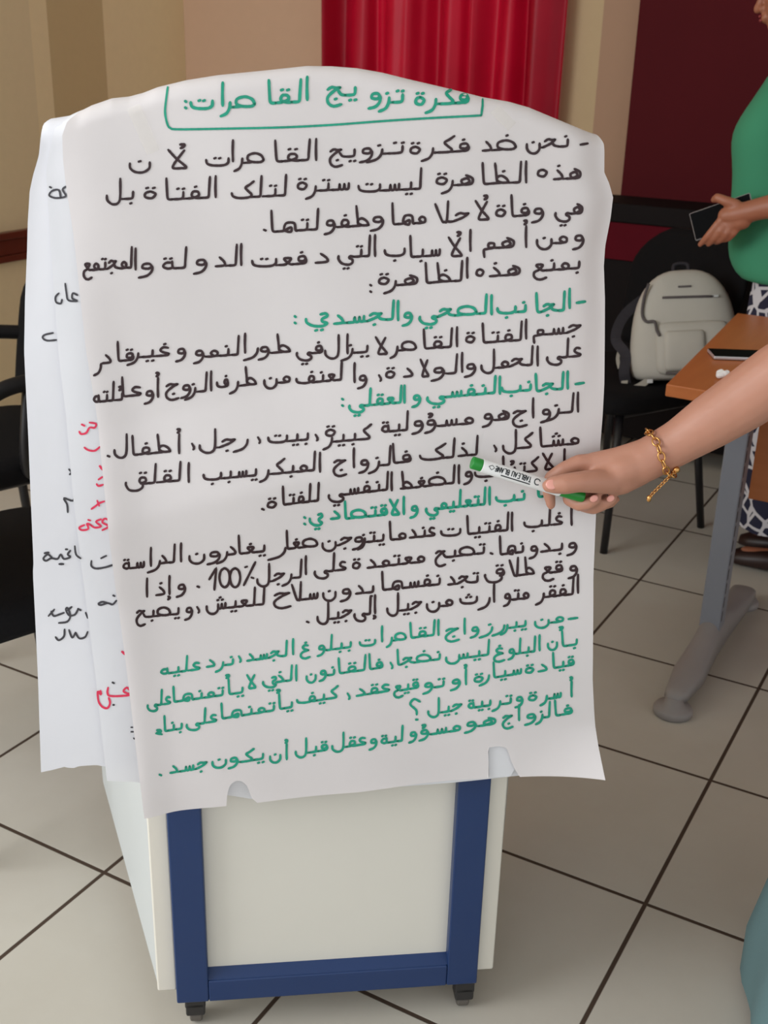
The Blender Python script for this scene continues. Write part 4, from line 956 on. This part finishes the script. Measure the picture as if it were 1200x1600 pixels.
# forearm as elliptical sections, so wrist and elbow taper
def fore(mb, pts):
    for i in range(len(pts)-1):
        mb.tube([pts[i][0], pts[i+1][0]], [pts[i][1], pts[i+1][1]], 18)
        mb.sphere(pts[i+1][0], pts[i+1][1], 16)
fa = [(Q(1003, 722, 0.068), 0.0255), (wrist, 0.0255), (Q(1062, 690, 0.078), 0.0270), (Q(1110, 659, 0.088), 0.0320), (Q(1160, 627, 0.098), 0.0350), (Q(1215, 589, 0.112), 0.0372), (Q(1280, 547, 0.13), 0.0375), (elbow, 0.038), ((elbow+shoulder)/2, 0.045), (shoulder, 0.052)]
b2.sphere(fa[0][0], fa[0][1], 16); fore(b2, fa)
# back of the hand and base of the thumb
b2.caps([Q(1005, 708, 0.068), Q(965, 718, 0.062), Q(930, 722, 0.056), Q(905, 727, 0.053)], [0.0170, 0.0150, 0.0125, 0.0098], 16)
b2.caps([Q(1005, 722, 0.072), Q(970, 735, 0.072), Q(938, 742, 0.064)], [0.0200, 0.0190, 0.0150], 16)
b2.caps([Q(1000, 738, 0.066), Q(970, 750, 0.070), Q(945, 752, 0.074)], [0.0160, 0.0180, 0.0150], 16)
b2.caps([Q(985, 745, 0.055), Q(950, 745, 0.046), Q(925, 740, 0.044)], [0.0150, 0.0130, 0.0110], 16)
# thumb lying over the marker
b2.caps([Q(955, 752, 0.076), Q(925, 752, 0.084), Q(903, 753, 0.088), Q(884, 756, 0.088), Q(866, 757.5, 0.084), Q(857, 759, 0.082)], [0.0155, 0.0140, 0.0125, 0.0125, 0.0108, 0.0082], 16)
# index over and behind the marker, its tip showing below
b2.caps([Q(930, 722, 0.056), Q(905, 723, 0.054), Q(880, 734, 0.052), Q(861, 747, 0.047)], [0.0112, 0.0104, 0.0096, 0.0088], 14)
b2.caps([Q(861, 747, 0.047), Q(857, 768, 0.046), Q(861, 789, 0.049)], [0.0086, 0.0080, 0.0062], 14)
# middle, ring and little finger curled under its end
b2.caps([Q(930, 735, 0.046), Q(895, 757, 0.044), Q(889, 780, 0.050)], [0.0095, 0.0088, 0.0084], 14)
b2.caps([Q(889, 780, 0.050), Q(905, 789, 0.063), Q(922, 786, 0.072), Q(932, 780, 0.074)], [0.0084, 0.0082, 0.0078, 0.0064], 14)
b2.caps([Q(945, 742, 0.046), Q(912, 765, 0.044), Q(911, 790, 0.050)], [0.0095, 0.0088, 0.0084], 14)
b2.caps([Q(911, 790, 0.050), Q(928, 794, 0.060), Q(945, 787, 0.068), Q(957, 780, 0.070)], [0.0084, 0.0080, 0.0076, 0.0062], 14)
b2.caps([Q(958, 748, 0.048), Q(935, 770, 0.045), Q(938, 789, 0.050), Q(953, 786, 0.058), Q(962, 780, 0.060)], [0.0088, 0.0080, 0.0074, 0.0068, 0.0056], 14)
# rest of the body
lsh = p2c+S2*0.165+UZ*1.245
P2 = lambda a, b, z: p2c+S2*a+F2*b+UZ*z
b2.ell_loft([(P2(0, -0.01, 0.80), S2*0.15, F2*0.10), (P2(0, 0, 1.0), S2*0.125, F2*0.095), (P2(0, 0.01, 1.15), S2*0.14, F2*0.10), (P2(0, 0, 1.26), S2*0.13, F2*0.075), (P2(0, 0, 1.295), S2*0.06, F2*0.05)], 28)
b2.caps([P2(0, -0.005, 1.26), P2(0, 0.012, 1.37)], [0.052, 0.048], 18)
b2.caps([shoulder, P2(-0.08, 0, 1.27)], [0.05, 0.05], 16); b2.caps([P2(0.08, 0, 1.27), lsh], [0.05, 0.05], 16)
le = P2(0.22, -0.02, 0.99); lw = P2(0.20, 0.14, 0.80)
b2.caps([lsh, le], [0.048, 0.038], 16); b2.caps([le, le*0.6+lw*0.4, lw], [0.038, 0.037, 0.025], 16)
hd = (lw-le).normalized()
b2.caps([lw, lw+hd*0.05, lw+hd*0.085], [0.024, 0.026, 0.022], 14)
sd = hd.cross(F2).normalized()
for i, (o_, ln) in enumerate(((-0.024, 0.062), (-0.008, 0.072), (0.008, 0.068), (0.024, 0.052))):
    a_ = lw+hd*0.09+F2*o_; b2.caps([a_, a_+hd*ln*0.5+sd*0.004, a_+hd*ln*0.9+sd*0.016], [0.0088, 0.0082, 0.0066], 12)
b2.caps([lw+hd*0.03+F2*0.024, lw+hd*0.06+F2*0.046, lw+hd*0.085+F2*0.05], [0.012, 0.0105, 0.008], 12)
for a in (-0.075, 0.075):
    b2.caps([P2(a, 0, 0.80), P2(a, 0.01, 0.44), P2(a, -0.01, 0.08)], [0.085, 0.055, 0.036], 18)
    b2.caps([P2(a, -0.02, 0.05), P2(a, 0.12, 0.035)], [0.034, 0.026], 14)
H2, AX2 = make_head(b2, P2(0, 0.02, 1.455), F2-UZ*0.25-S2*0.3, UZ, 0.98)
b2o = b2.merged('body', M['skin'], p2, 0.0030, 5)
face_parts(H2, AX2, 0.98, b2o); make_hair(H2, AX2, 0.98, b2o, 0.26)
# nails that show
def nail(c, d, n, a, b, par):
    d = Vector(d).normalized(); n = Vector(n); n = (n-d*n.dot(d)).normalized(); s_ = d.cross(n)
    MB().sphere(c, (a, b, 0.0012), 14, (d, s_, n)).build('fingernail', M['nail'], par, smooth=True)
tn = Q(862, 757, 0.0915); nail(tn, Q(855, 758, 0.08)-Q(870, 757, 0.08), BN*0.8+UZ*0.5, 0.0072, 0.0062, b2o)
nail(Q(928, 779, 0.0800), Q(934, 779, 0.074)-Q(920, 786, 0.072), BN+UZ*0.3, 0.0052, 0.0042, b2o)
nail(Q(954, 779, 0.0755), Q(960, 779, 0.070)-Q(945, 787, 0.068), BN+UZ*0.3, 0.005, 0.004, b2o)
# bracelet
c1_, c2_ = Q(1012, 684, 0.072), Q(1055, 735, 0.082)
fd = (Q(1062, 690, 0.078)-wrist).normalized()
br = MB(); mid = Q(1034, 707, 0.074); R_ = 0.0300
bu = UZ-fd*UZ.dot(fd); bu.normalize(); bv = fd.cross(bu)
ring = [mid+bu*(R_*math.cos(t))+bv*(R_*math.sin(t))+fd*(0.004*math.sin(t*2)) for t in [2*math.pi*k/20 for k in range(20)]]
def links(mb, pts, r0, r1):
    for i, p in enumerate(pts[:-1]):
        q = pts[i+1]; d = (q-p).normalized(); L2 = (q-p).length*0.62
        a = d.orthogonal().normalized(); b = d.cross(a)
        if i % 2: a, b = b, a
        mb.tube([(p+q)/2+d*(L2*math.cos(t))+a*(r0*math.sin(t)) for t in [2*math.pi*k/12 for k in range(13)]], r1, 6)
links(br, ring+[ring[0]], 0.0040, 0.0011)
bo = br.build('bracelet', M['gold'], b2o, smooth=True)
tail = MB(); tp = [Q(1057, 734, 0.094), Q(1050, 741, 0.097), Q(1042, 749, 0.098), Q(1034, 757, 0.098), Q(1026, 765, 0.098), Q(1019, 772, 0.098), Q(1014, 779, 0.098)]
tt = [Vector(p) for p in catmull(tp, 3)]
links(tail, tt, 0.0020, 0.0006); tail.sphere(tp[-1], (0.003, 0.003, 0.0045), 10); tail.sphere(tp[0], 0.0042, 10)
tail.build('bracelet_tail', M['gold'], b2o, smooth=True)
# dress with short sleeves, wide towards the floor
dr = MB(); rings = []
hem = [(0.02, 0.37, 0.31), (0.10, 0.375, 0.30), (0.19, 0.36, 0.29), (0.30, 0.325, 0.26), (0.45, 0.27, 0.22), (0.62, 0.225, 0.185), (0.80, 0.195, 0.155), (0.92, 0.165, 0.135), (1.02, 0.155, 0.13), (1.12, 0.17, 0.135), (1.20, 0.175, 0.115), (1.25, 0.165, 0.085), (1.285, 0.11, 0.07), (1.300, 0.075, 0.062)]
for z, a, b in hem:
    rg = []
    k_ = max(0, (0.8-z)/0.8)
    for i in range(72):
        t = 2*math.pi*i/72; q = 1+k_*(0.05*math.sin(9*t+1)+0.03*math.sin(5*t+2.2))
        rg.append(P2(a*q*math.cos(t), b*q*math.sin(t), z))
    rings.append(rg)
dr.loft(rings, caps=False).build('dress', M['teal'], b2o, smooth=True)
for A_, B_ in ((shoulder, elbow), (lsh, le)):
    sl = MB(); d = (B_-A_); i_ = P2(-0.06 if (A_-shoulder).length < 0.01 else 0.06, 0, 1.262)
    sl.caps([i_, A_], [0.052, 0.063], 20); sl.tube([A_, A_+d*0.25, A_+d*0.55], [0.063, 0.061, 0.060], 22); sl.merged('sleeve', M['teal'], b2o, 0.005, 6)
for a in (-0.075, 0.075):
    sh_ = MB(); sh_.ell_loft([(P2(a, -0.07, 0.03), S2*0.02, UZ*0.028), (P2(a, -0.04, 0.038), S2*0.036, UZ*0.036), (P2(a, 0.06, 0.034), S2*0.042, UZ*0.033), (P2(a, 0.14, 0.026), S2*0.040, UZ*0.025), (P2(a, 0.175, 0.018), S2*0.018, UZ*0.014)], 20)
    sh_.build('shoe', M['shoe'], b2o, smooth=True)

# ------------------------------------------------------------------ the marker in the hand
ma = Q(737, 722.5, MW); mz = Q(912, 777, MW+0.004); md = (mz-ma).normalized()
mk = thing('marker_pen', ma, 'green and white board marker held against the front paper by the hand', 'marker')
Lm = (mz-ma).length
R7 = 0.0076
MB().tube([ma, ma+md*0.001, ma+md*0.0125], [R7*0.93, R7*0.98, R7*0.98], 24).build('cap', M['marker_green'], mk, bevel=0.0008)
bar = MB().tube([ma+md*0.0125, ma+md*(Lm-0.033), ma+md*(Lm-0.030)], [R7*1.05, R7*1.05, R7*0.95], 28).build('barrel', M['marker_white'], mk, bevel=0.0006)
MB().tube([ma+md*(Lm-0.030), ma+md*(Lm-0.006), ma+md*Lm], [R7*0.95, R7*0.93, R7*0.80], 24).build('end_plug', M['marker_green'], mk, bevel=0.001)
# printing on the barrel (reads upside down in the photo)
back = -FWD; back = (back-md*back.dot(md)).normalized(); mu = back.cross(md)
if mu.z < 0: mu = -mu
def onbar(s, a, lift=0.0004):
    """s along the barrel from the cap, a around it (metres of arc, up)"""
    t = a/(R7*1.05)
    return ma+md*s+(back*math.cos(t)+mu*math.sin(t))*(R7*1.05+lift)
def barstroke(mb, pts, w):
    pts2 = []
    for a, b in zip(pts, pts[1:]):
        for k in range(4): pts2.append((a[0]+(b[0]-a[0])*k/4, a[1]+(b[1]-a[1])*k/4))
    pts2.append(pts[-1]); vs = []; fs = []
    for i, p in enumerate(pts2):
        a = pts2[max(0, i-1)]; b = pts2[min(len(pts2)-1, i+1)]; dx, dy = b[0]-a[0], b[1]-a[1]; l = math.hypot(dx, dy) or 1
        vs += [onbar(p[0]-dy/l*w, p[1]+dx/l*w), onbar(p[0]+dy/l*w, p[1]-dx/l*w)]
    for i in range(len(pts2)-1): fs.append((2*i, 2*i+1, 2*i+3, 2*i+2))
    mb.add(vs, fs)
GL = {'T': [[(0, 1), (1, 1)], [(.5, 1), (.5, 0)]], 'A': [[(0, 0), (.5, 1), (1, 0)], [(.2, .4), (.8, .4)]], 'B': [[(0, 0), (0, 1), (.8, .9), (.8, .6), (0, .52), (.9, .4), (.9, .1), (0, 0)]],
      'L': [[(0, 1), (0, 0), (.9, 0)]], 'E': [[(.9, 1), (0, 1), (0, 0), (.9, 0)], [(0, .5), (.7, .5)]], 'U': [[(0, 1), (0, .2), (.3, 0), (.7, 0), (1, .2), (1, 1)]],
      'N': [[(0, 0), (0, 1), (1, 0), (1, 1)]], 'C': [[(1, .85), (.6, 1), (.2, .9), (0, .5), (.2, .1), (.6, 0), (1, .15)]]}
pr = MB(); s_ = 0.0725; h = 0.0062; wd_ = 0.0027
for chx in 'TABLEAU BLANC':
    if chx == ' ': s_ -= 0.0028; continue
    for st in GL[chx]: barstroke(pr, [(s_-x*wd_, 0.0040-y*h) for x, y in st], 0.00055)
    s_ -= 0.0036
barstroke(pr, [(0.073, -0.0048), (0.036, -0.0048)], 0.0007)
barstroke(pr, [(0.019, 0.001), (0.023, 0.0035), (0.026, 0.001), (0.023, -0.002), (0.019, 0.001)], 0.00035)
barstroke(pr, [(0.0275, 0.0005), (0.0305, 0.0022), (0.0305, -0.0012), (0.0275, 0.0005)], 0.0006)
barstroke(pr, [(0.0805+0.0035*math.cos(t), 0.0005+0.0035*math.sin(t)) for t in [k*math.pi/8 for k in range(1, 15)]], 0.0006)
pr.build('printing', M['label_ink'], bar, fix=False)

# ------------------------------------------------------------------ person in the green top
YP = -0.085
def X1(px, py): return at_y(px, py, YP)
p1c = Vector((X1(1238, 300).x, YP, 0))
p1 = thing('person', p1c, 'person in a green top standing behind the table, holding a black phone', 'person')
F1 = Vector((-1, 0, 0)); S1 = Vector((0, -1, 0))     # faces the image left; their left side is towards the camera
front = [X1(*q) for q in ((1205, 118), (1182, 152), (1160, 182), (1147, 208), (1146, 235), (1149, 265), (1145, 320), (1141, 370), (1142, 398), (1152, 418), (1166, 433))]
gt = MB(); rings = []
secs = []
zt = [(p.z, p.x) for p in front][::-1]
xb = p1c.x+0.10
zs_ = sorted([p.z for p in front])
for z in zs_:
    xf = interp(sorted(zt), z); cx = (xf+xb+0.02)/2; a = (xb+0.02-xf)/2
    b = interp([(0.78, 0.148), (0.9, 0.148), (1.0, 0.14), (1.1, 0.15), (1.2, 0.165), (1.3, 0.165)], z)
    secs.append((Vector((cx, YP, z)), F1*a, S1*b))
ztop = zs_[-1]
secs += [(Vector((p1c.x-0.005, YP, ztop+0.05)), F1*0.065, S1*0.13), (Vector((p1c.x, YP, ztop+0.075)), F1*0.055, S1*0.07)]
gt.ell_loft(secs, 40, 0.9)
b1 = MB()
P1 = lambda a, b, z: p1c+S1*a+F1*b+UZ*z
zsh = ztop+0.01
b1.ell_loft([(P1(0, -0.05, 0.8), S1*0.115, F1*0.075), (P1(0, -0.01, 1.0), S1*0.11, F1*0.075), (P1(0, 0, zsh-0.1), S1*0.13, F1*0.085), (P1(0, 0, zsh), S1*0.12, F1*0.06)], 24)
hc = X1(1222, 5); hz = hc.z
b1.caps([P1(0, -0.01, zsh-0.02), Vector((X1(1181, 28).x+0.105, YP, X1(1181, 28).z-0.02))], [0.05, 0.046], 16)
HC1 = Vector((X1(1184, 28).x+0.090, YP, X1(1184, 28).z+0.070))
H1, AX1 = make_head(b1, HC1, F1-UZ*0.15, UZ, 0.97)
# arm with the phone
yh = -0.30
K = lambda x, y, d=0.0: at_y(x, y, yh+d)
lsh1 = P1(0.165, 0, zsh-0.03); el1 = at_y(1290, 318, yh-0.0); el1 = Vector((p1c.x+0.06, yh-0.02, K(1290, 315).z))
b1.caps([P1(0.06, 0, zsh-0.01), lsh1], [0.05, 0.048], 14); b1.caps([lsh1, el1], [0.044, 0.036], 14)
b1.caps([el1, K(1230, 318), K(1192, 325), K(1172, 330)], [0.036, 0.034, 0.0275, 0.0265], 16)
b1.caps([K(1172, 330), K(1150, 335), K(1135, 337)], [0.026, 0.026, 0.0215], 16)
b1.caps([K(1160, 345), K(1140, 352)], [0.022, 0.018], 14)
b1.caps([K(1150, 320, -.005), K(1134, 314, -.008), K(1121, 309, -.006), K(1116, 312, .002)], [0.0140, 0.0125, 0.0115, 0.0088], 14)
b1.caps([K(1135, 336), K(1120, 352, -.012), K(1106, 369, -.012), K(1094, 382, -.004)], [0.0125, 0.0105, 0.0095, 0.0068], 14)
b1.caps([K(1140, 342), K(1126, 361, -.014), K(1114, 374, -.008), K(1107, 382, .0)], [0.0120, 0.0100, 0.0090, 0.0066], 14)
b1.caps([K(1147, 348), K(1136, 364, -.012), K(1126, 375, -.004), K(1119, 379, .004)], [0.0115, 0.0095, 0.0085, 0.0064], 14)
b1.caps([K(1154, 352), K(1146, 365, -.006), K(1138, 373, .0), K(1130, 376, .008)], [0.0105, 0.0085, 0.0078, 0.0060], 14)
# other arm hanging behind
rsh1 = P1(-0.165, 0, zsh-0.03)
re1 = P1(-0.20, -0.07, zsh-0.31); rw1 = P1(-0.19, -0.10, zsh-0.53)
b1.caps([P1(-0.06, 0, zsh-0.01), rsh1], [0.05, 0.048], 14); b1.caps([rsh1, re1, rw1], [0.044, 0.036, 0.025], 14)
rd = (rw1-re1).normalized(); b1.caps([rw1, rw1+rd*0.05, rw1+rd*0.08], [0.023, 0.025, 0.021], 12)
for o_, ln in ((-0.024, 0.06), (-0.008, 0.07), (0.008, 0.066), (0.024, 0.05)):
    a_ = rw1+rd*0.085+F1*o_; b1.caps([a_, a_+rd*ln*0.5+S1*0.004, a_+rd*ln*0.9+S1*0.015], [0.0085, 0.008, 0.0064], 12)
b1.caps([rw1+rd*0.03+F1*0.024, rw1+rd*0.06+F1*0.045], [0.011, 0.009], 12)
for a in (-0.07, 0.07):
    b1.caps([P1(a, -0.04, 0.80), P1(a, -0.08, 0.44), P1(a, -0.17, 0.07)], [0.055, 0.046, 0.034], 16)
    b1.caps([P1(a, -0.18, 0.045), P1(a, -0.04, 0.032)], [0.03, 0.024], 12)
b1o = b1.merged('body', M['skin2'], p1, 0.0034, 4)
face_parts(H1, AX1, 0.97, b1o); make_hair(H1, AX1, 0.97, b1o, 0.22)
gt.build('green_top', M['green'], b1o, smooth=True, sub=1)
for A_, B_ in ((lsh1, el1), (rsh1, re1)):
    sl = MB(); d = B_-A_; i_ = P1(0.06 if A_ is lsh1 else -0.06, 0, zsh-0.012)
    sl.caps([i_, A_], [0.052, 0.061], 20); sl.tube([A_, A_+d*0.25, A_+d*0.55], [0.061, 0.059, 0.058], 22); sl.merged('sleeve', M['green'], b1o, 0.005, 6)
sk = MB(); rings = []
for z, a, b in ((0.13, 0.15, 0.125), (0.30, 0.145, 0.125), (0.45, 0.142, 0.125), (0.60, 0.14, 0.12), (0.74, 0.14, 0.118), (0.90, 0.135, 0.11)):
    rings.append([P1(a*(1+0.03*math.sin(8*t))*math.cos(t), -0.05-0.10*max(0, 0.6-z)+b*(1+0.03*math.sin(8*t))*math.sin(t), z) for t in [2*math.pi*k/64 for k in range(64)]])
sk.loft(rings, caps=False).build('skirt', M['print'], b1o, smooth=True)
for a in (-0.07, 0.07):
    sh_ = MB(); sh_.ell_loft([(P1(a, -0.23, 0.03), S1*0.02, UZ*0.028), (P1(a, -0.20, 0.036), S1*0.034, UZ*0.034), (P1(a, -0.10, 0.032), S1*0.040, UZ*0.031), (P1(a, -0.02, 0.024), S1*0.038, UZ*0.023), (P1(a, 0.01, 0.018), S1*0.018, UZ*0.014)], 20)
    sh_.build('shoe', M['shoe'], b1o, smooth=True)
# phone in that hand
A_ = K(1077, 334, 0.024); B_ = K(1172, 301, 0.036); ux = (B_-A_).normalized()
dn = (K(1092, 386, 0.006)-A_); dn = (dn-ux*dn.dot(ux)).normalized()
nz_ = ux.cross(dn)
slab_phone('phone', (A_+B_)/2+dn*0.036, ux, dn, nz_, (B_-A_).length, 0.072, 0.008, 'black phone held in the hand of the person in the green top')
